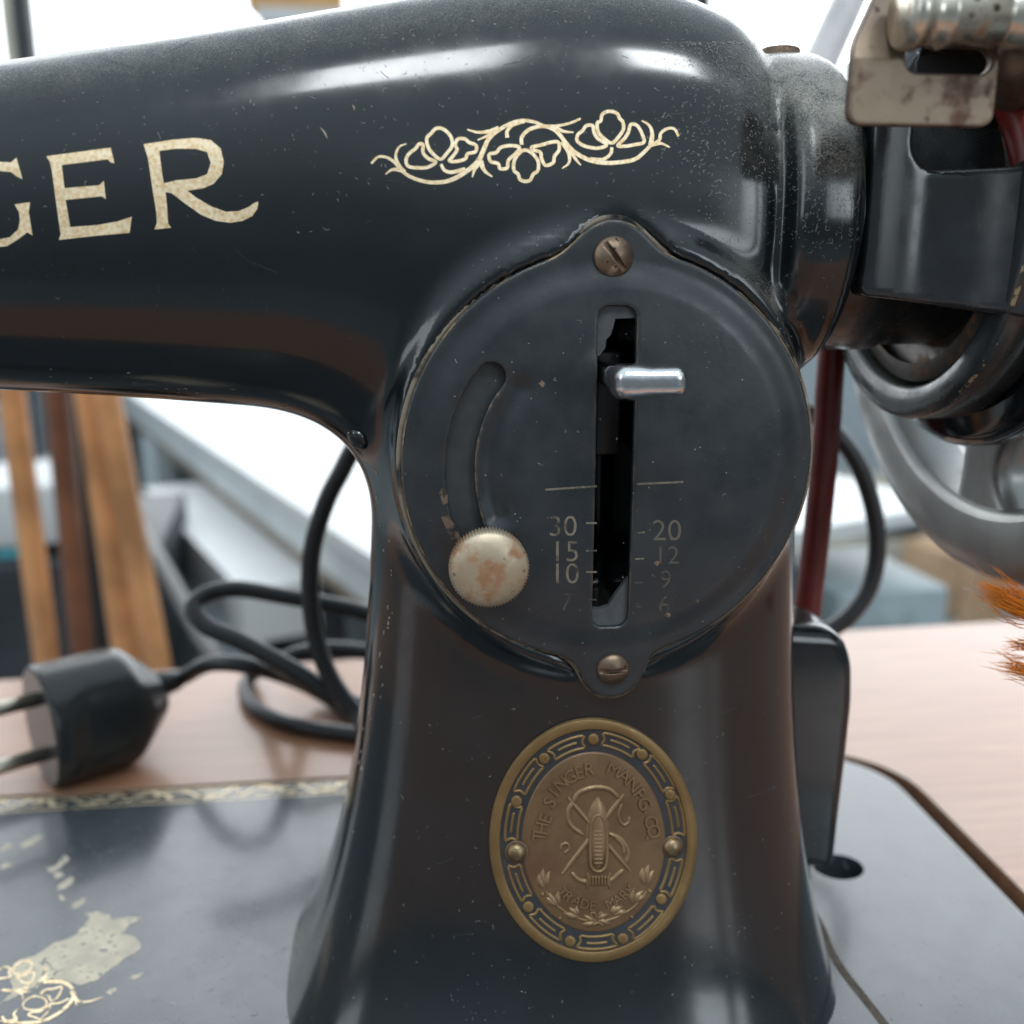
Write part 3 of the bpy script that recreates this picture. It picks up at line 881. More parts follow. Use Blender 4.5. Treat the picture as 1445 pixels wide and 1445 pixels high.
# dots and key panels of the border
DOTS = [(613,163),(880,247),(1035,470),(985,1045),(775,1262),(485,1277),(255,1087),(190,505),(343,270)]
for d in DOTS:
    mb = MB()
    for r, h in ((31, .28), (30, .62), (26, .70), (12, .72), (2, .72)):
        for k in range(20): mb.v.append(tuple(bpt((d[0]+r*math.cos(k*math.pi/10), d[1]+r*math.sin(k*math.pi/10)), h)))
    for i in range(4):
        for k in range(20): mb.f.append((i*20+k, (i+1)*20+k, (i+1)*20+(k+1) % 20, i*20+(k+1) % 20))
    mb.build('dot', BRONZE_RIM, badge)
PANELS = [(470,205),(758,190),(975,355),(1070,592),(1046,925),(900,1180),(632,1288),(360,1190),(205,955),(168,625),(255,372)]
for i, (x, y) in enumerate(PANELS):
    th = math.atan2((y-722)/552, (x-612)/452)
    r_ = math.hypot((x-612)/452, (y-722)/552)
    def pp(s, o, th=th, r_=r_):
        # s along the ring (crop px), o across
        tx, ty = -452*math.sin(th), 552*math.cos(th); L = math.hypot(tx, ty)
        t2 = th+s/L
        ex, ey = ell(612, 722, 452*r_, 552*r_, t2)
        nx, ny = math.cos(t2)/452, math.sin(t2)/552; nl = math.hypot(nx, ny)
        return np.array([ex+nx/nl*o, ey+ny/nl*o])
    mb = MB()
    hw, hl = 34, 92
    for o in (-hw, hw): relief(mb, [pp(s, o) for s in np.linspace(-hl-(8 if o > 0 else 4), hl+(8 if o > 0 else 4), 7)], 18, .22, .36)
    for sg in (-1, 1): relief(mb, [pp(sg*(hl+8), -hw), pp(sg*(hl-4), 0), pp(sg*(hl+12), hw)], 18, .22, .36)
    relief(mb, [pp(s, 2) for s in np.linspace(-hl*.62, hl*.62, 6)], 17, .22, .36)
    mb.build('key_panel', BRONZE_RIM, badge)
# raised letters
def badge_letter(ch, x, y, rot, size, hh=.46):
    V, Fc = glyph(ch, size, +.0*size, extrude=.5, bevel=.0, res=3)
    V = np.array(V)
    vc = (V[:, 1].max()+V[:, 1].min())/2; uc = (V[:, 0].max()+V[:, 0].min())/2
    W = []
    for u, v, e in V:
        u -= uc; v -= vc
        dx = u*math.cos(rot)+v*math.sin(rot); dy = u*math.sin(rot)-v*math.cos(rot)
        W.append(bpt((x+dx, y+dy), .45 if e < 0 else .60+hh))
    mesh_obj('badge_letter', W, Fc, BRONZE_HI, badge, smooth=False)
TOP = [('T',312,692),('H',326,648),('E',347,592),('S',370,505),('I',392,450),('N',432,402),('G',482,366),('E',535,340),('R',590,322),
       ('M',722,325),('A',780,358),('N',828,408),('F',862,460),('G',890,512),('.',893,562),('C',925,610),('O',940,665),('.',904,704)]
for ch, x, y in TOP:
    nx, ny = (x-614)/330**2, (y-735)/410**2
    badge_letter(ch, x, y, math.atan2(nx, -ny), 101)
LOW = [('T',440,1000),('R',474,1024),('A',518,1048),('D',563,1068),('E',607,1076),('M',703,1062),('A',742,1040),('R',780,1012),('K',815,978)]
for ch, x, y in LOW:
    nx, ny = (x-622)/230**2, (y-800)/275**2
    badge_letter(ch, x, y, math.atan2(-nx, ny), 76, .40)
# emblem: shuttle over crossed needles and thread
em = MB()
for q in ([(500,512),(535,455),(620,427),(700,437),(752,485)], [(500,505),(472,570),(488,635),(560,690)], [(695,680),(765,715),(803,785),(790,850)],
          [(775,880),(720,930),(690,945)], [(490,895),(530,935),(580,950)], [(722,690),(770,740),(780,800)]):
    relief(em, q, 30, .42, .60)
for q in ([(470,480),(815,890)], [(780,465),(440,905)]): relief(em, q, 29, .46, .60)
for q in ([(768,515),(748,585),(775,632),(804,620),(810,588)], [(432,772),(440,742),(468,735),(478,765),(452,790)]): relief(em, q, 21, .36, .60)
em.build('emblem_thread', BRONZE_HI, badge)
sh = MB()
relief(sh, [(635,480),(635,560),(635,680),(635,800),(635,892)], 136, .95, .55, taper=True)
sh.build('emblem_shuttle', BRONZE_HI, badge)
shl = MB()
relief(shl, [(598,860),(592,780),(594,660),(610,592),(635,572),(660,592),(680,660),(684,780),(674,860),(636,884)], 19, .40, 1.12, closed=True)
for yy in range(660, 850, 22): relief(shl, [(612, yy), (660, yy)], 10, .14, 1.38)
shl.build('emblem_bobbin', BRONZE_HI, badge)
sp = MB()
for xx in range(590, 700, 17): relief(sp, [(xx, 912), (xx, 938), (xx, 968)], 16, .42, .60)
relief(sp, [(535,938),(580,940)], 22, .3, .6); relief(sp, [(580,895),(578,985)], 15, .5, .6); relief(sp, [(700,890),(698,985)], 15, .5, .6)
sp.build('emblem_spool', BRONZE_HI, badge)
# laurel sprays
def leaf(mb, a, b, w): relief(mb, [a, ((a[0]+b[0])/2+(b[1]-a[1])*.08, (a[1]+b[1])/2-(b[0]-a[0])*.08), b], w*1.15, .46, .60, n=6, taper=True)
for side in (-1, 1):
    lv = MB()
    X = lambda x: x if side < 0 else 1250-x+4
    yo = 0 if side < 0 else -22
    for a, b, w in (((345,990),(312,905),36), ((348,985),(338,875),34), ((358,985),(372,890),34), ((425,1075),(355,1035),38), ((425,1080),(370,1010),34), ((430,1085),(420,1000),32),
                    ((540,1135),(450,1120),36), ((540,1130),(480,1090),34), ((535,1140),(520,1080),30), ((625,1165),(550,1180),32), ((625,1160),(560,1130),30), ((345,1015),(322,1010),22), ((440,1150),(420,1140),20)):
        leaf(lv, (X(a[0]), a[1]+yo*(1-(a[1]-870)/320)), (X(b[0]), b[1]+yo*(1-(b[1]-870)/320)), w)
    relief(lv, [(X(625),1170),(X(520),1145),(X(420),1085),(X(350),1000)], 14, .22, .60)
    lv.build('laurel_spray', BRONZE_HI, badge)
bw = MB()
for q in ([(630,1165),(605,1150),(600,1120),(620,1120),(630,1160)], [(640,1165),(660,1150),(665,1122),(645,1120),(636,1160)], [(600,1190),(635,1172),(670,1188)]): relief(bw, q, 15, .3, .6)
bw.build('laurel_bow', BRONZE_HI, badge)
for x, y, r in ((190, 785, 58), (1047, 755, 60)):
    q, g = on_badge(*cb((x, y)))
    o = lathe_at('rivet', [(-.5, 1.95), (.7, 1.95), (1.05, 1.78), (1.45, 1.3), (1.7, .7), (1.8, .1)], q, g, BRASS, badge, 28)
    lathe_at('rivet_washer', [(-.3, 2.35), (.55, 2.35), (.65, 2.15), (.65, 1.8)], q, g, BROWNSTEEL, badge, 28)

# ------------------------------------------------------------------ drive side: guard, hub, hand wheel, winder
def guard_f(X, Y, Z):
    yfr = smooth_interp(X, [40, 46, 52, 58, 62, 68, 74, 80, 120], [0.2, -0.2, -0.5, -1.3, -4.0, -10.0, -13.5, -15.5, -17])
    zb_ = smooth_interp(X, [40, 60, 80, 120], [128.4, 126.0, 122.6, 117])
    d = smax(yfr-Y, Y-34, 5)
    d = smax(d, zb_-Z, .9)
    d = smax(d, Z-smooth_interp(X, [40, 48, 55, 120], [164, 166, 177, 178])-np.clip(-Y, 0, 20)*.9, 4)
    d = smax(d, 44.9-X, 2.0); d = smax(d, X-112, 6)
    win = sd_box(X, Y, Z, (76.5, -14, 160.5), (24.5, 22, 11.2), 5.0)
    d = smax(d, -win, .8)
    cav = sd_box(X, Y, Z, (84, 8, 140), (14, 17, 30), 3)
    return smax(d, -cav, .8)
V, Fc = surfnet(guard_f, (42, -22, 116), (116, 38, 172), .8, 3)
guard = mesh_obj('belt_guard', V, Fc, GUARD_ENAMEL, machine)
prism_y('guard_shade_sheet', [(53, 142), (112, 142), (112, 174), (53, 174)], 7.2, 7.8, SHADE_BLACK, guard)  # added sheet; the shade behind the guard opening is put into its colour

def lathe_x(name, prof, mat, parent, a0=0, a1=2*math.pi, n=96):
    V = []; Fc = []
    full = abs(a1-a0-2*math.pi) < 1e-6
    m = n if full else n+1
    for (a, r) in prof:
        for k in range(m):
            w = a0+(a1-a0)*k/n
            V.append((a, AX_Y+r*math.cos(w), AX_Z+r*math.sin(w)))
    for i in range(len(prof)-1):
        for k in range(n):
            k2 = (k+1) % m
            Fc.append((i*m+k, i*m+k2, (i+1)*m+k2, (i+1)*m+k))
    return mesh_obj(name, V, Fc, mat, parent, recalc=True)
HUB = mat_enamel('hub_enamel', dust=.7, rough=.30, base=(0.017, 0.020, 0.022))
LO, HI = math.pi*.93, math.pi*2.07
lathe_x('pulley_hub', [(44, 26), (58, 26), (59, 25), (72.5, 25)], HUB, machine)
lathe_x('belt_pulley', [(72.0, 6), (72.0, 31.5), (71.4, 32.6), (70.2, 33.0), (69.4, 32.4), (69.2, 29)], mat_metal('pulley_iron', (0.10, 0.09, 0.08), (0.06, 0.058, 0.055), (0.22, 0.12, 0.06), .45, .5, 160), machine)
flange = lathe_x('hub_flange', [(75.0, 33.8), (68.4, 33.8), (67.6, 34.2), (67.2, 35), (67.0, 39.0), (67.4, 40.0), (68.4, 40.5), (76.5, 40.5), (77.4, 39.8), (77.6, 36)], HUB, machine, LO, HI)
lathe_x('edge_line', [(67.25, 40.2), (67.6, 40.6), (67.9, 40.62)], mat_worn('chipped_edge', (0.30, 0.22, 0.13), .50, .60, 500), flange, math.pi*.98, math.pi*1.42)
lathe_x('hub_ring', [(77.5, 34), (78.5, 44.2), (79.3, 45.6), (80.6, 46.4), (84, 46.4), (86.5, 45.6), (88, 44), (89, 40)], mat_enamel('gloss_black_ring', dust=.15, rough=.08), machine)
# hand wheel: rim, hub and curved spokes
wheel = lathe_x('handwheel', [(86.6, 62.5), (87.2, 61.2), (89, 60.3), (94, 59.8), (100, 60.2), (103, 61.5), (104.2, 64), (104, 70), (102.5, 74.2), (99.5, 76), (93, 76.2), (89.5, 75.8), (87.4, 74), (86.4, 70), (86.3, 65), (86.6, 62.5)], WHEEL, machine)
lathe_x('wheel_hub', [(88, 12), (88, 43), (89.5, 45), (99, 45), (101, 43), (101, 12)], WHEEL, wheel)
def spoke(ang):
    def f(X, Y, Z):
        y, z = Y-AX_Y, Z-AX_Z
        u = y*math.cos(ang)+z*math.sin(ang); v = -y*math.sin(ang)+z*math.cos(ang)
        c = 4.5*np.sin((u-40)/26*math.pi)          # s-curve
        w = 8.0+9.0*((u-52)/14.0)**2*(u > 52)+4*((52-u)/14.0)**2*(u < 52)
        d = smax(np.abs(v-c)-w, np.abs(X-94)-5.0, 4)
        r = np.sqrt(y*y+z*z)
        return smax(smax(d, r-64, 1), 40-r, 1)
    cy, cz = AX_Y+52*math.cos(ang), AX_Z+52*math.sin(ang)
    V, Fc = surfnet(f, (86, cy-30, cz-30), (102, cy+30, cz+30), 1.0, 2)
    mesh_obj('spoke', V, Fc, WHEEL, wheel)
for k in range(4): spoke(math.radians(-93+90*k))

# bobbin winder bracket and spindle
def winder():
    Yp = -18.0
    xa, xb = xz(1196, 140, Yp)[0], xz(1401, 140, Yp)[0]
    z0 = xz(1300, 179, Yp)[1]; zs0 = xz(1330, 105, Yp)[1]; zs1 = xz(1330, 66, Yp)[1]
    zfold = xz(1230, 84, Yp)[1]; zt = xz(1240, -30, Yp)[1]
    sx0 = xz(1274, 90, Yp)[0]
    p1 = xz(1205, 60, Yp); p2 = xz(1241, 0, Yp)
    ang = math.atan2(p2[1]-p1[1], p2[0]-p1[0]); nx, nz = -math.sin(ang), math.cos(ang)
    def f(X, Y, Z):
        Yc = Yp+np.maximum(Z-zfold, 0)*.42
        qx = np.abs(X-(xa+xb)/2)-(xb-xa)/2+2.0; qz = np.abs(Z-(z0+zt)/2)-(zt-z0)/2+2.0
        d2 = np.sqrt(np.maximum(qx, 0)**2+np.maximum(qz, 0)**2)+np.minimum(np.maximum(qx, qz), 0)-2.0
        d2 = smax(d2, (X-p1[0])*nx+(Z-p1[1])*nz, 1.2)
        hw = (zs1-zs0)/2; zc = (zs0+zs1)/2
        sx = np.maximum(np.maximum(sx0+hw-X, X-(xb-1.2-hw)), 0)
        slot = np.sqrt(sx**2+(Z-zc)**2)-hw
        d2 = smax(d2, -slot, .3)
        return smax(d2, np.abs(Y-Yc)-.95, .4)
    V, Fc = surfnet(f, (xa-2, Yp-3, z0-2), (xb+2, Yp+12, zt+2), .42, 3)
    w = mesh_obj('winder_bracket', V, Fc, WINDER, machine)
    a = atY(1272, 22, -22); z = a[2]
    prof = [(0, .3), (0, 4.1), (.5, 4.6), (2.2, 4.7), (2.8, 3.9), (5.2, 3.9), (5.8, 4.4), (6.6, 4.4), (7.0, 4.1), (14.5, 4.1), (14.9, 3.6), (15.8, 3.6), (16.2, 4.1), (24, 4.1), (24.4, 4.8), (27, 4.8), (27.4, 4.0), (40, 4.0)]
    V, Fc = lathe([(a[0]+u, r*1.12) for u, r in prof], 'X', (0, -22, z+.4), 48)
    mesh_obj('winder_spindle', V, Fc, SPINDLE, w, recalc=True)
    # arm that carries the spindle back to the guard
    mesh_obj('winder_arm', *tube([(58, -16, z-3), (66, -6, z-5), (74, 6, 160), (80, 16, 158)], 3.2, 14), WINDER, w)
winder()

# cast boss behind the pillar foot, over the belt hole
def boss_f(X, Y, Z):
    xr = smooth_interp(Z, [-20, 5, 25, 38, 46, 52, 60], [60.5, 62.0, 63.6, 64.2, 63.4, 60.5, 53])
    d = smax(X-xr, 30-X, 3)
    d = smax(d, np.abs(Y-38)-15+.10*(Z), 3.0)
    return smax(smax(d, Z-54-.25*(47-X)*.4, 4), -5.0-Z+.25*np.clip(58-X, 0, 30), 2)
V, Fc = surfnet(boss_f, (27, 12, -20), (68, 58, 64), .8, 3)
mesh_obj('motor_boss', V, Fc, ENAMEL, machine)

# ------------------------------------------------------------------ bed decoration
UPV = np.array([0, 0, 1.0])
def on_bed(px, py):
    return atZ(px, py, ZB), UPV
def on_bed_mm(x, y):
    return np.array([x, y, ZB]), UPV
border = MB()
x = -262.0; k = 0
while x < 60:
    w1, y0 = 17.0, BY1-4.2
    s = 1 if k % 2 == 0 else -1
    L = [([(x, y0-2.4*s), (x+4, y0-1.0*s), (x+8.5, y0+2.4*s), (x+13, y0+1.0*s), (x+17, y0-2.4*s)], tap(.5, .5, 1.3)),
         ([(x+6, y0-.2*s), (x+8.8, y0-1.9*s), (x+12, y0-.8*s), (x+11, y0+.9*s), (x+9, y0+.3*s)], tap(.4, .8)),
         ([(x+2.2, y0+.4*s), (x+.2, y0+2.2*s), (x-2.6, y0+1.2*s), (x-1.6, y0-.6*s), (x+.2, y0)], tap(.8, .4)),
         ([(x+4, y0-1.0*s), (x+3.2, y0-3.0*s)], tap(.9, .2)), ([(x+13, y0+1.0*s), (x+15, y0+3.0*s)], tap(.9, .2))]
    for i, (ln, w) in enumerate(L): ribbon(border, ln, w, idp, .05+.008*i, 6, onto=on_bed_mm)
    x += w1; k += 1
for i, yy in enumerate((BY1-8.2, BY1-.8)): ribbon(border, [(-262, yy), (-150, yy), (60, yy)], .55, idp, .045, 4, onto=on_bed_mm)
border.build('border_transfer', GOLD_RUBBED, bed)
c5 = lambda p: (p[0]*.15225, 1230+p[1]*.15225)
spray = MB()
for lp in ([(215,832),(280,835),(302,870),(270,920),(200,945),(140,950),(120,920),(135,880),(175,845)], [(-60,930),(0,908),(50,885),(92,900),(80,940),(100,970),(60,985),(0,992),(-50,985)],
           [(150,985),(230,960),(312,930),(310,980),(280,1030),(220,1030),(180,1003)], [(232,1200),(300,1160),(380,1165),(430,1200),(425,1245),(370,1280),(290,1285),(230,1270),(212,1235)],
           [(380,1135),(430,1095),(490,1090),(570,1070),(555,1130),(520,1180),(470,1195),(450,1152)], [(462,1237),(450,1290),(400,1345),(370,1370),(320,1350),(260,1330),(300,1305),(380,1295)]):
    ribbon(spray, lp, 17, c5, .07, 5, True, onto=on_bed)
for i, (ln, w) in enumerate([([(100,1400),(200,1405),(380,1390),(500,1340),(620,1250),(685,1150),(655,1070),(580,1027),(480,1020),(380,1030),(280,1060),(180,1100),(80,1105),(-20,1085),(-150,1040)], tap(24,20,34)),
    ([(670,1130),(730,1205),(830,1205),(952,1163)], tap(34,6)), ([(665,1110),(700,1190),(708,1262)], tap(40,6)), ([(380,1010),(425,965),(430,912),(398,894)], tap(26,8)), ([(472,985),(400,1000),(340,1030)], tap(6,28)),
    ([(170,1275),(130,1320),(145,1372),(60,1392),(18,1345)], tap(8,24,36)), ([(212,1195),(205,1140),(150,1105)], tap(8,34)), ([(300,1108),(240,1120),(180,1098)], tap(6,26)), ([(460,1228),(550,1222),(640,1180)], tap(18,14)),
    ([(355,1065),(320,1085),(270,1085)], tap(6,22)), ([(0,1390),(80,1400),(160,1395)], tap(20,28))]):
    ribbon(spray, ln, w, c5, .075+.006*i, 6, onto=on_bed)
spray.build('spray_transfer', GOLD_RUBBED, bed)
def jag(poly, amp, n=5):
    out = []
    rnd = random.Random(len(poly)*13+int(poly[0][0]))
    for a, b in zip(poly, poly[1:]+poly[:1]):
        L = math.hypot(b[0]-a[0], b[1]-a[1]); m = max(2, int(L/14))
        for k in range(m):
            t = k/m; out.append((a[0]+(b[0]-a[0])*t+rnd.uniform(-amp, amp), a[1]+(b[1]-a[1])*t+rnd.uniform(-amp, amp)))
    return out
def mat_primer():
    t = NT('bare_primer')
    f = t.noise(700, 6, .65); g = t.noise(160, 4, .6)
    t.set(Base_Color=t.mix(t.ramp(g, ((.35, 0), (.65, 1))), (0.52, 0.46, 0.35), (0.38, 0.34, 0.27)), Roughness=.7,
          Alpha=t.ramp(t.math('ADD', t.math('MULTIPLY', f, .6), t.math('MULTIPLY', g, .4)), ((.375, 0), (.455, 1))))
    return t.m
PRIMER = mat_primer()
for lp in ([(-60,1230),(0,1225),(60,1170),(120,1110),(90,960),(100,860),(200,815),(330,775),(490,668),(600,630),(700,585),(800,470),(840,420),(780,392),(900,372),(1010,395),(1020,440),(1180,430),(1320,425),(1200,490),(1130,575),(1240,605),(1300,660),(1300,720),(1180,790),(1080,860),(900,1000),(740,1055),(600,1010),(440,985),(300,1080),(60,1200)],
           [(520,170),(560,110),(640,55),(690,55),(670,110),(590,160)], [(500,20),(545,0),(590,35),(520,65)], [(655,350),(690,285),(795,245),(790,285),(720,330)], [(535,210),(570,215),(605,260),(570,270)],
           [(190,-250),(330,-330),(420,-345),(300,-250),(220,-210)], [(-10,-40),(60,-80),(120,-60),(40,-30)], [(430,-20),(520,-60),(600,-150),(640,-120),(560,-40),(480,10)], [(-40,-200),(60,-260),(140,-250),(40,-190)], [(1180,1000),(1240,960),(1330,940),(1260,1000)], [(980,1120),(1040,1080),(1090,1090),(1020,1140)]):
    decal_fill('bare_patch', [jag(lp, 7)], c5, bed, PRIMER, .03, 40, onto=on_bed)
# seam of the hinged cover in the bed
mb = MB(); ribbon(mb, [(1140,1270),(1152,1296),(1163,1318),(1172,1342),(1193,1375),(1222,1412),(1255,1455),(1330,1560)], 11, idp, .03, 6, onto=on_bed); mb.build('cover_seam', DUST, bed)

# ------------------------------------------------------------------ table
def mat_table():
    t = NT('red_brown_laminate')
    mp = t.n('ShaderNodeMapping'); mp.inputs['Scale'].default_value = (4, 60, 10); t.link(t.co, mp.inputs['Vector'])
    g = t.noise(6, 6, .6, vec=mp.outputs[0]); b = t.noise(9, 3, .5)
    c = t.mix(t.ramp(g, ((.3, 0), (.7, 1))), (0.36, 0.178, 0.100), (0.28, 0.128, 0.072))
    c = t.mix(t.ramp(t.noise(900, 3, .6), ((.62, 0), (.75, .35))), c, (0.5, 0.42, 0.36))
    t.set(Base_Color=c, Roughness=t.ramp(b, ((.3, .30), (.7, .40))))
    t.p.inputs['Coat Weight'].default_value = .27; t.p.inputs['Coat Roughness'].default_value = .12
    t.bump(t.noise(1200, 3, .6), .05, .0002)
    return t.m
TABLE = mat_table()
ZT = ZB-.6
def table_top():
    from mathutils.geometry import tessellate_polygon
    outer = [(-470, -265), (430, -265), (430, 232.5), (-470, 196)]
    hole = rounded_rect(BX0-4.5, BX1+5.5, BY0-4, BY1+2.6, 30)
    n = len(hole)
    mb = MB()
    tv = [Vector((x, y, ZT)) for x, y in outer]+[Vector((x, y, ZT)) for x, y in hole]
    for dz in (0, -20):
        b = len(mb.v); mb.v += [(v.x, v.y, v.z+dz) for v in tv]
        mb.f += [tuple(b+i for i in t) for t in tessellate_polygon([tv[:4], tv[4:]])]
    N = len(tv)
    for k in range(4): mb.f.append((k, (k+1) % 4, N+(k+1) % 4, N+k))
    for k in range(n): mb.f.append((4+k, 4+(k+1) % n, N+4+(k+1) % n, N+4+k))
    return mb
table = empty('sewing_table', (-20, -70, -740))
tag(table, 'red brown wooden table top that the sewing machine is let into', 'table')
top = table_top().build('table_top', TABLE, table, smooth=False, recalc=True)
# pale worn edge of the cut-out, dusty ledge in the gap
lip = MB()
hole = rounded_rect(BX0-4.5, BX1+5.5, BY0-4, BY1+2.6, 30)
hole2 = rounded_rect(BX0-5.0, BX1+6.0, BY0-4.5, BY1+3.1, 30.5)
n = len(hole)
lip.v = [(x, y, ZT+.04) for x, y in hole]+[(x, y, ZT+.05) for x, y in hole2]
lip.f = [(k, (k+1) % n, n+(k+1) % n, n+k) for k in range(n)]
lip.build('worn_edge', mat_plain('raw_wood_edge', (0.46, 0.36, 0.28), .6, scale=300), top, recalc=True)
bevel_box('rebate', (BX0-8, BX1+9, BY0-8, BY1+6, ZT-20, ZT-14.2), DUST, table, 1.0)
for sx in (-450, 410):
    for sy in (-245, 160): bevel_box('leg', (sx-16, sx+16, sy-16, sy+16, -740, ZT-20.2), TABLE, table, 3)

# ------------------------------------------------------------------ drive belt
belt_pts = []
for px, py, Y in ((1150, 1010, 56), (1144, 930, 56.5), (1143, 870, 57), (1152, 790, 58), (1162, 700, 59), (1171, 600, 60), (1176, 520, 60)):
    belt_pts.append(atY(px-4, py, Y))
bx = belt_pts[-1][0]
for a in np.linspace(0, math.pi, 16):   # round the pulley, then down inside the guard
    belt_pts.append(np.array([bx+.5+5.0*a/math.pi, AX_Y+33.2*math.cos(a), AX_Z-4+33.2*math.sin(a)]))
belt_pts += [np.array([bx+5.5, -6.3, 133]), np.array([bx+5.5, -6.2, 130])]
belt_pts = [np.array([67.0, 56, ZB-1])]+belt_pts
V, Fc = tube(catmull(belt_pts, 4), 3.4, 14)
tag(mesh_obj('drive_belt', V, Fc, BELT), 'dark red round drive belt running down behind the machine pillar from the pulley', 'belt')

# ------------------------------------------------------------------ plug and cable
cord = empty('power_cord', (-135, 110, ZT))
tag(cord, 'black two pin mains plug with coiled black cable behind the machine', 'power cord')
RP = 19.3
pf = atZ(56, 1026, ZT+RP-.5); pb = atZ(196, 988, ZT+RP-.5)
ax = pb-pf; ax[2] = 0; ax /= np.linalg.norm(ax); PL = 39.0
sd = np.array([-ax[1], ax[0], 0])
def plug_f(X, Y, Z):
    u = (X-pf[0])*ax[0]+(Y-pf[1])*ax[1]; s = (X-pf[0])*sd[0]+(Y-pf[1])*sd[1]; z = Z-pf[2]
    r = np.sqrt(s*s+z*z)
    R = RP-2.2*sstep(8, 12, u)*(np.abs(s) > -1)*0
    d = r-R
    d = smax(d, np.abs(s)-15.2-5*(1-sstep(1, 12, u)), 5.0)
    d = smax(d, .55*np.abs(z)+.83*u*.5-.5*PL*.83+.2, 3)*1.0 if False else d
    cone = r-(RP-(u-26)*1.05)
    d = smax(d, cone*.7, 2.5)
    return smax(smax(d, -u, .8), u-PL, 1.5)
V, Fc = surfnet(plug_f, pf+np.array([-29, -29, -22.]), pf+np.array([49, 53, 22.]), .9, 3)
plug = mesh_obj('plug', V, Fc, PLUG, cord)
for s in (-1, 1):
    a = pf+np.array([0, 0, 9.3*s])
    mesh_obj('pin', *tube([a+ax*3, a-ax*14, a-ax*18, a-ax*19.2], [2.3, 2.3, 2.1, .8], 16), PIN, plug, recalc=True)
tail = pf+ax*(PL-2)
RC = 2.75
zt_ = ZT+RC
path = [tail+np.array([0, 0, 3.5]), tail+ax*9+np.array([0, 0, 4.0]), atY(300, 936, 136), atY(370, 944, 134), atZ(440, 972, zt_+4), atZ(500, 1010, zt_), atZ(555, 1035, zt_), atY(610, 985, 118), atY(560, 1010, 112),
        atY(480, 985, 110), atY(420, 948, 112), atY(340, 905, 116), atY(292, 884, 120), atY(273, 858, 124), atY(292, 838, 128), atY(335, 831, 131), atY(400, 841, 133), atY(460, 852, 134), atY(520, 866, 134),
        atY(600, 900, 132), atY(650, 980, 128), atZ(590, 1045, zt_), atZ(500, 1036, zt_), atZ(420, 1024, zt_), atZ(366, 1003, zt_), atZ(346, 976, zt_), atZ(356, 953, zt_+1), atY(400, 930, 150), atY(455, 916, 152), atY(530, 921, 152),
        atY(600, 930, 148), atZ(680, 1000, zt_), atZ(640, 1060, zt_), atY(545, 1050, 100), atY(500, 1003, 104), atY(466, 955, 107), atY(446, 900, 109), atY(438, 840, 110), atY(440, 780, 111), atY(455, 722, 112), atY(478, 672, 113),
        atY(520, 610, 115), atY(620, 570, 117), atY(900, 560, 118), atY(1110, 575, 116), atY(1160, 596, 114), atY(1205, 645, 112), atY(1230, 710, 111), atY(1238, 770, 110), atY(1228, 826, 109), atY(1200, 868, 108), atY(1165, 893, 108), atY(1110, 925, 106), atZ(1050, 990, zt_)]
V, Fc = tube(catmull(path, 8), RC, 14)
mesh_obj('cable', V, Fc, RUBBER, cord)
lathe_at('strain_relief', [(-2, 4.6), (3, 4.1), (7, 3.3), (8, 2.8)], tail+np.array([0, 0, 3.5]), ax, RUBBER, plug, 20)

# ------------------------------------------------------------------ orange yarn
def yarn(name, colr, root, tip, n, spread, rnd, parent):
    mb = MB()
    root = np.asarray(root); tip = np.asarray(tip)
    for i in range(n):
        o = np.array([rnd.gauss(0, 1), rnd.gauss(0, 1), rnd.gauss(0, 1)])
        L = rnd.uniform(.75, 1.05)
        e = root+(tip-root)*L+o*spread
        m = (root+e)/2+np.array([rnd.gauss(0, 1) for _ in range(3)])*spread*.6+np.array([0, 0, -.6])
        mb.add(*tube(catmull([root+o*.25, m, e], 3), [.075]*6+[.025], 3, False))
    return mb.build(name, colr, parent)
OR1 = mat_plain('orange_yarn', (1.0, 0.30, 0.01), .7, scale=300); PK = mat_plain('pale_yarn', (0.62, 0.46, 0.43), .7, scale=300)
tas = empty('yarn_tassel', atX(1475, 870, 84))
tag(tas, 'frayed bright orange and pale pink yarn hanging beside the hand wheel', 'yarn')
rnd = random.Random(3)
yarn('orange_strand', OR1, atX(1500, 878, 85), atX(1390, 828, 84), 190, 1.9, rnd, tas)
yarn('orange_strand', OR1, atX(1500, 955, 85), atX(1412, 935, 84), 75, 1.4, rnd, tas)
yarn('orange_strand', OR1, atX(1500, 908, 85), atX(1420, 912, 84), 45, 1.0, rnd, tas)
yarn('pale_strand', PK, atX(1490, 880, 85.5), atX(1372, 826, 84.6), 70, 1.0, rnd, tas)

# ------------------------------------------------------------------ background (all beyond the table)
def emit(name, colr, st):
    t = NT(name); t.set(Base_Color=(.9, .9, .9), Emission_Color=colr); t.p.inputs['Emission Strength'].default_value = st
    return t.m
WHITE = mat_plain('white_melamine', (0.62, 0.63, 0.63), .4, scale=12, var=.05)
GREY = mat_plain('grey_panel', (0.62, 0.66, 0.67), .5, scale=14, var=.12)
FLOOR = mat_plain('grey_green_floor', (0.19, 0.22, 0.225), .45, scale=5, var=.4)
WOOD = mat_plain('orange_wood', (0.62, 0.29, 0.12), .35, scale=22, var=.45)
WOODD = mat_plain('brown_wood', (0.20, 0.085, 0.045), .4, scale=22, var=.4)
DARK = mat_plain('dark_charcoal', (0.035, 0.04, 0.048), .5, scale=10, var=.5)
TAN = mat_plain('tan_card', (0.55, 0.36, 0.22), .7, scale=15, var=.2)
CREAM = mat_plain('cream_card', (0.72, 0.66, 0.55), .7, scale=15, var=.2)
TEAL = mat_plain('teal_plastic', (0.10, 0.42, 0.48), .5, scale=15, var=.2)
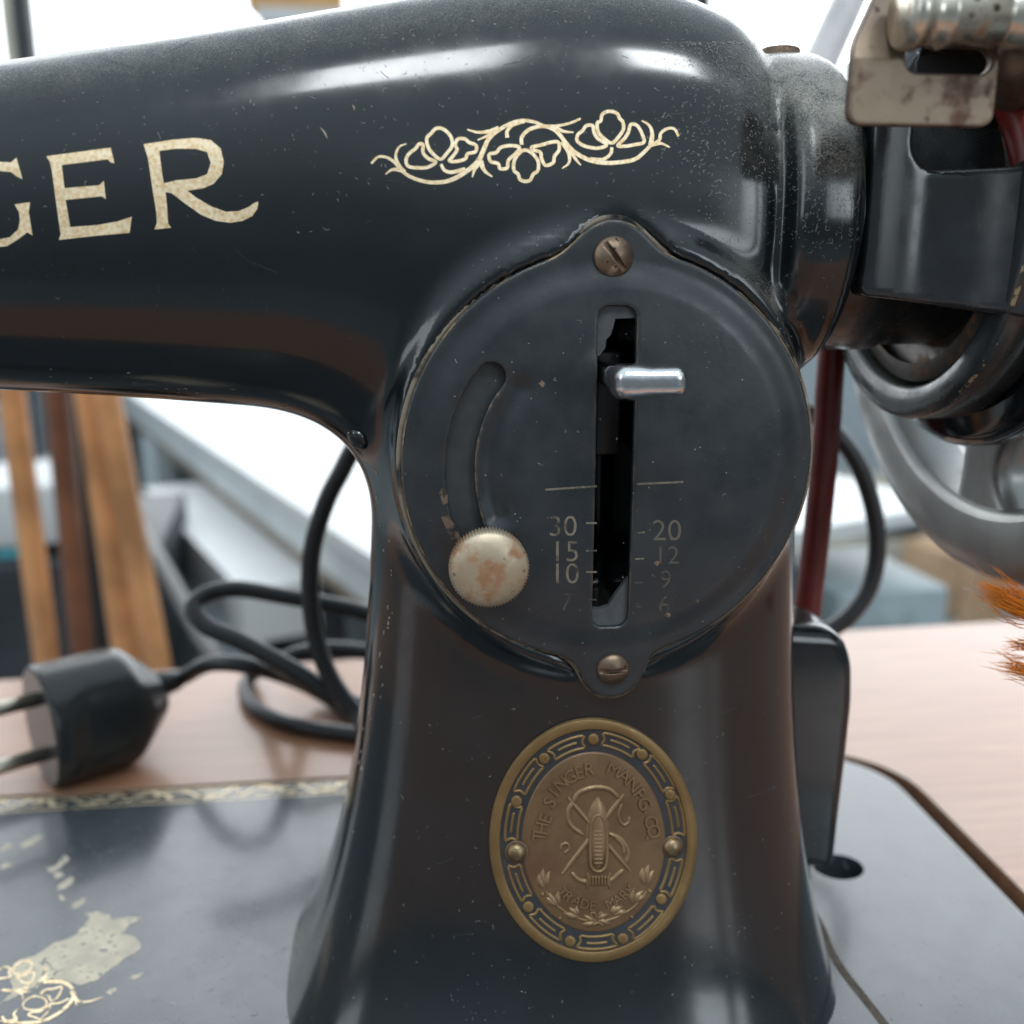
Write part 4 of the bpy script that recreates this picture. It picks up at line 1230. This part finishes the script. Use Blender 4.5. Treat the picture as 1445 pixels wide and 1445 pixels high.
WALL = mat_plain('pale_wall', (0.60, 0.66, 0.69), .8, scale=3, var=.1)

fl = mesh_obj('floor', [(-6000, -3000, -740), (6000, -3000, -740), (6000, 3200, -740), (-6000, 3200, -740)], [(0, 1, 2, 3)], FLOOR, smooth=False)
tag(fl, kind='structure')
wl = bevel_box('wall', (-4500, 4500, 3000, 3100, -740, 60), WALL, None, 2)
tag(wl, kind='structure')
win = empty('shop_window', (0, 3000, 60))
tag(win, 'wide bright window with dark upright frame behind the sewing machine', 'window')
xs = [-4500, -1250, 900, 4500]
st = [2.6, 3.4, 3.8]
for i in range(3):
    bevel_box('pane', (xs[i]+30, xs[i+1]-30, 3020, 3040, 110, 3000), emit('window_glow_%d' % i, (0.93, 0.97, 1.0, 1), st[i]) if False else emit('window_glow_%d' % i, (0.93, 0.97, 1.0), st[i]), win, 1)
bevel_box('sill', (-4500, 4500, 2960, 3060, 61, 105), WHITE, win, 3)
bevel_box('head_rail', (-4500, 4500, 2990, 3060, 3001, 3100), WHITE, win, 3)
for x in xs[1:-1]:
    bevel_box('mullion', (x-29, x+29, 2990, 3050, 106, 3000), DARK, win, 3)

# tall dark post seen past the arm
p0 = atY(35, 40, 1500)
post = empty('display_post', (p0[0], 1500, -740))
tag(post, 'dark upright post with cream edge against the bright window', 'post')
bevel_box('upright', (p0[0]-13, p0[0]+13, 1485, 1515, -740, 900), DARK, post, 2)
bevel_box('edge_strip', (p0[0]-30, p0[0]-13.5, 1487, 1513, -740, 900), CREAM, post, 2)
q0 = atY(372, 5, 1500)
bx_ = bevel_box('carton', (q0[0]-26, q0[0]+120, 1495, 1560, q0[2]-6, q0[2]+90), mat_plain('orange_card', (0.70, 0.40, 0.16), .6, scale=15), None, 2)
tag(bx_, 'small orange carton on the high shelf above the machine arm', 'carton')
sh_ = bevel_box('shelf', (q0[0]-10, q0[0]+160, 1490, 1700, q0[2]-26, q0[2]-6.2), WHITE, None, 2)
tag(sh_, 'white high shelf carrying the orange carton', 'shelf')
for xx in (q0[0], q0[0]+150): mesh_obj('hanger', *tube([(xx, 1690, q0[2]-8), (xx, 1690, 3050)], 4, 10), DARK, sh_)

def pole(ptop, pbot, Y, w, mat, label, Yb=None):
    a = atY(*ptop, Y); b = atY(*pbot, Yb or Y)
    d = (b-a); t = (-740-b[2])/d[2]; e = b+d*min(t, 40)
    L = (a-d*.8)
    V, Fc = tube([L, a, b, e], w/2, 16)
    o = mesh_obj('wooden_pole', V, Fc, mat)
    tag(o, label, 'pole', 'wooden poles leaning behind the table')
pole((18, 565), (68, 945), 430, 15, WOOD, 'thin orange wooden pole leaning on its own')
pole((82, 565), (118, 930), 470, 16, WOODD, 'dark brown wooden pole between orange poles')
pole((128, 565), (180, 930), 420, 17, WOOD, 'pale orange wooden pole touching a second one')
pole((152, 565), (222, 935), 400, 15, WOOD, 'orange wooden pole nearest the white desk')
pole((104, 565), (150, 930), 480, 9, DARK, 'thin dark grey pole between the wooden poles')

# white desk seen under the arm
ZD = -60.0
d1 = atZ(203, 570, ZD); d2 = atZ(505, 772, ZD)
dv = (d2-d1)/np.linalg.norm(d2-d1); nv = np.array([-dv[1], dv[0], 0])
if nv[1] < 0: nv = -nv
desk = empty('white_desk', (*(d1+nv*200)[:2], -740))
tag(desk, 'white desk with grey edge standing behind the sewing table', 'desk')
def slab(name, s0, s1, t0, t1, z0, z1, mat, parent):
    V = []
    for s in (s0, s1):
        for t in (t0, t1):
            for z in (z0, z1):
                q = d1+dv*s+nv*t; V.append((q[0], q[1], z))
    _, f = box_verts(0, 1, 0, 1, 0, 1)
    return mesh_obj(name, V, f, mat, parent, smooth=False, recalc=True)
LD = float(np.linalg.norm(d2-d1))
slab('desk_top', -700, LD+120, 0, 480, ZD-12, ZD, WHITE, desk)
slab('apron', -690, LD+110, 6, 30, ZD-44, ZD-12.2, GREY, desk)
slab('brown_trim', -690, LD+110, 10, 30, ZD-58, ZD-44.2, mat_plain('brown_trim', (0.30, 0.235, 0.17), .5), desk)
slab('drawer', LD*.35, LD*.86, -55, 9, ZD-104, ZD-59, WHITE, desk)
slab('modesty_panel', -690, LD+100, 120, 140, -560, ZD-58.2, mat_plain('slate_panel', (0.36, 0.40, 0.41), .5), desk)
for s in (-650, LD+60):
    slab('leg', s, s+40, 120, 160, -740, ZD-12.4, WHITE, desk)
def at_box(name, label, cat, px, py, Y, w, h, dpt, mat, rot=0.0, tilt=0.0):
    c = atY(px, py, Y)
    M = Matrix.Translation(Vector(c)) @ Matrix.Rotation(rot, 4, 'Z') @ Matrix.Rotation(tilt, 4, 'Y')
    o = bevel_box(name, (-w/2, w/2, -dpt/2, dpt/2, -h/2, h/2), mat, None, min(w, h, dpt)*.12, M)
    tag(o, label, cat)
    return o
# things stacked beyond the table, on low stands down to the floor
def stand_box(name, label, cat, px0, py0, px1, py1, Y, dpt, mat, rot=0.0, floor=True):
    a = atY(px0, py0, Y); b = atY(px1, py1, Y)
    x0, x1 = sorted((a[0], b[0])); z0, z1 = sorted((a[2], b[2]))
    if floor: z0 = -740
    c = Vector(((x0+x1)/2, Y+dpt/2, 0))
    M = Matrix.Translation(c) @ Matrix.Rotation(rot, 4, 'Z')
    o = bevel_box(name, (-(x1-x0)/2, (x1-x0)/2, -dpt/2, dpt/2, z0, z1), mat, None, 3, M)
    tag(o, label, cat); return o

# clutter beyond the table: boxes on the floor, cards under the desk
stand_box('dark_crate', 'dark crate standing behind the wooden poles', 'crate', -80, 800, 215, 1010, 600, 240, DARK, .1)
stand_box('plastic_tub', 'teal plastic tub on the dark crate', 'tub', -60, 768, 36, 806, 620, 120, TEAL, .1, False)
stand_box('paper_bundle', 'crumpled white paper bundle on the teal tub behind the thin orange pole', 'paper', -60, 690, 92, 770, 620, 120, WHITE, .2, False)
stand_box('white_bottle', 'slim white bottle standing on the dark crate between the wooden poles', 'bottle', 84, 640, 106, 806, 640, 22, WHITE, .3, False)
stand_box('charcoal_case', 'charcoal case standing behind the wooden poles beside the paper bundle', 'case', 40, 655, 100, 760, 860, 60, DARK, .2)
stand_box('grey_board', 'tall grey board standing upright behind the thin orange pole', 'board', -30, 575, 16, 660, 880, 30, mat_plain('grey_folder', (0.30, 0.33, 0.36), .5), .3)
stand_box('dark_cabinet', 'tall dark cabinet behind the wooden poles', 'cabinet', -200, 420, 150, 700, 1500, 300, mat_plain('slate_cabinet', (0.10, 0.12, 0.14), .5), .1)
cab = stand_box('grey_cabinet', 'light grey cabinet with cream rails standing behind the red belt', 'cabinet', 1090, 440, 1360, 690, 2500, 300, mat_plain('light_grey_cabinet', (0.40, 0.45, 0.48), .5), 0)
for (x0, y0, x1, y1, m) in ((1100, 672, 1350, 702, CREAM), (1100, 714, 1350, 728, WHITE), (1100, 762, 1350, 790, CREAM), (1246, 735, 1300, 758, DARK)):
    a = atY(x0, y0, 2490); b = atY(x1, y1, 2490)
    bevel_box('rail', (a[0], b[0], 2484, 2499.5, b[2], a[2]), m, cab, 3)
Yf = lambda px, py: float(atZ(px, py, -740)[1])
stand_box('tan_carton', 'tan cardboard carton on the floor beyond the table beside the hand wheel', 'carton', 1335, 785, 1405, 868, Yf(1370, 868), 200, TAN, .3)
stand_box('tan_board', 'tall tan board leaning behind the hand wheel spokes', 'board', 1395, 600, 1432, 742, 1900, 40, TAN, .2)
stand_box('green_tub', 'small bright green tub on the floor beside the belt', 'tub', 1148, 814, 1164, 838, Yf(1156, 838), 30, mat_plain('green_plastic', (0.02, 0.42, 0.27), .4), .3)
stand_box('grey_chest', 'grey blue chest low behind the table beside the hand wheel', 'chest', 1170, 838, 1330, 884, 520, 120, mat_plain('grey_blue_tray', (0.30, 0.36, 0.38), .5), .1)
stand_box('pale_panel', 'pale blue panel standing behind the hand wheel', 'panel', 1425, 560, 1520, 800, 2000, 30, mat_plain('pale_blue_panel', (0.50, 0.58, 0.63), .5), .1)
stand_box('slate_stool', 'dark slate stool under the white desk', 'stool', 380, 835, 470, 900, 620, 60, DARK, .5)
s0_ = atY(228, 800, 560); s1_ = atY(300, 930, 430)
V, Fc = tube([s0_+(s0_-s1_)*.6, s0_, s1_, s1_+(s1_-s0_)*.3], 7, 12)
tag(mesh_obj('black_strap', V, Fc, RUBBER), 'thick black strap hanging down beside the wooden poles', 'strap')

a = atY(1166, 70, 300); b = atY(1216, -40, 330)
d = b-a; foot = a+d*((ZT-a[2])/d[2])
V, Fc = tube([foot, a, b, b+d*2], 8.5, 18)
tag(mesh_obj('plastic_tube', V, Fc, mat_plain('pale_pink_plastic', (0.50, 0.48, 0.48), .4)), 'pale greyish pink tube leaning behind the right end of the arm', 'tube')

# chips along the inner edge of the casting
CHIP = mat_plain('chip_metal', (0.34, 0.27, 0.21), .5, scale=600, var=.4)
rn = random.Random(21)
chips = MB()
edge = [(60,541),(170,546),(260,556),(340,572),(410,592),(470,628),(505,668),(527,715),(541,770),(545,830),(538,900),(522,980),(506,1060),(486,1130),(462,1200)]
E_ = catmull(edge, 10)
for i in range(70):
    k = rn.randrange(1, len(E_)-1); t = E_[k+1]-E_[k-1]; t /= np.linalg.norm(t); nn = np.array([t[1], -t[0]])
    c = E_[k]+np.array([t[1], -t[0]])*abs(rn.gauss(0, 9))
    L = rn.uniform(2, 9); w = rn.uniform(.8, 2.6)
    ok = True
    for dx, dy in ((0, 0), (-1, 0), (1, 0), (0, -1), (0, 1)):
        _, g_ = hit(*(c+t*L*.6*dx+np.array([-t[1], t[0]])*3*dy))
        if g_ is None or np.dot(g_, ray(*c)) > -.22: ok = False
    if not ok: continue
    ribbon(chips, [c-t*L*.5, c+np.array([rn.gauss(0, .8), rn.gauss(0, .8)]), c+t*L*.5], (lambda s, w=w: w*math.sin(math.pi*min(max(s, .08), .92))), idp, .05, 4)
for (x0, y0, x1, y1) in ((497,148,500,156),(452,180,462,196)):
    ribbon(chips, [(x0, y0), ((x0+x1)/2+1, (y0+y1)/2-1), (x1, y1)], (lambda s: 2.6*math.sin(math.pi*min(max(s, .08), .92))), idp, .05, 4)
o = chips.build('paint_chips', CHIP, body); o['kind'] = 'stuff'

scr = MB()
SCR = mat_plain('scratch', (0.045, 0.046, 0.046), .5)
rs = random.Random(4)
for _ in range(34):
    x0, y0 = rs.uniform(20, 1080), rs.uniform(60, 540)
    if (x0-862)**2+(y0-655)**2 < 360**2: y0 = rs.uniform(1000, 1420); x0 = rs.uniform(520, 1120)
    if 690 < x0 < 985 and y0 > 1000: continue
    L = rs.uniform(8, 46); th = rs.uniform(-.5, .9); c = rs.uniform(-.15, .15)*L
    P3 = [(x0+L*s*math.cos(th)-c*(1-s*s)*math.sin(th), y0+L*s*math.sin(th)+c*(1-s*s)*math.cos(th)) for s in (-.5, 0, .5)]
    g3 = [hit(*p) for p in P3]
    if any(g[0] is None or np.dot(g[1], ray(*p)) > -.35 for g, p in zip(g3, P3)): continue
    ribbon(scr, P3, rs.uniform(.35, .8), idp, .03, 5)
o = scr.build('scratches', SCR, body); o['kind'] = 'stuff'

# lint and paint flecks on the casting
def fibres(name, parent, regions, fn, mat, lift, wid, length, seed, curl=.5):
    rn = random.Random(seed); mb = MB()
    for (x0, y0, x1, y1, n, pw, *px_) in regions:
        for _ in range(n):
            px, py = x0+(x1-x0)*rn.random()**(px_[0] if px_ else 1), y0+(y1-y0)*rn.random()**pw
            p, g = fn(px, py)
            if p is None: continue
            if rn.random() > .25+.75*max(0, g[2]+.35): continue
            t = np.array([rn.gauss(0, 1) for _ in range(3)]); t -= g*np.dot(t, g); t /= np.linalg.norm(t)
            b = np.cross(g, t); L = length*rn.uniform(.25, 1)*(2.2 if rn.random() < .08 else 1); w = wid*rn.uniform(.6, 1.4); c = rn.uniform(-curl, curl)*L
            base = len(mb.v)
            for s in (-1, -.35, .35, 1):
                q = p+g*lift+t*s*L*.5+b*c*(1-s*s)+g*.05*(1-s*s)
                mb.v.append(tuple(q-b*w*.5)); mb.v.append(tuple(q+b*w*.5))
            for k in range(3): mb.f.append((base+2*k, base+2*k+1, base+2*k+3, base+2*k+2))
    o = mb.build(name, mat, parent); o['kind'] = 'stuff'; return o
fibres('lint', body, [(0, 40, 600, 330, 260, 2.0), (500, 0, 1100, 330, 330, 1.8), (900, 60, 1212, 350, 4200, 2.0, .45), (1090, 300, 1200, 480, 90, 1), (600, 970, 1140, 1440, 90, 1), (440, 1000, 700, 1440, 40, 1)], hit, LINT, .08, .06, .6, 11)
fibres('lint', plate, [(580, 380, 1140, 930, 150, 1)], lambda x, y: on_plate(x, y) if (x-862)**2+(y-655)**2 < 275**2 else (None, None), LINT, .10, .07, .55, 12)
fibres('lint', bed, [(0, 1130, 480, 1445, 520, 1), (1170, 1100, 1440, 1440, 120, 1)], on_bed, LINT, .08, .13, .8, 13)
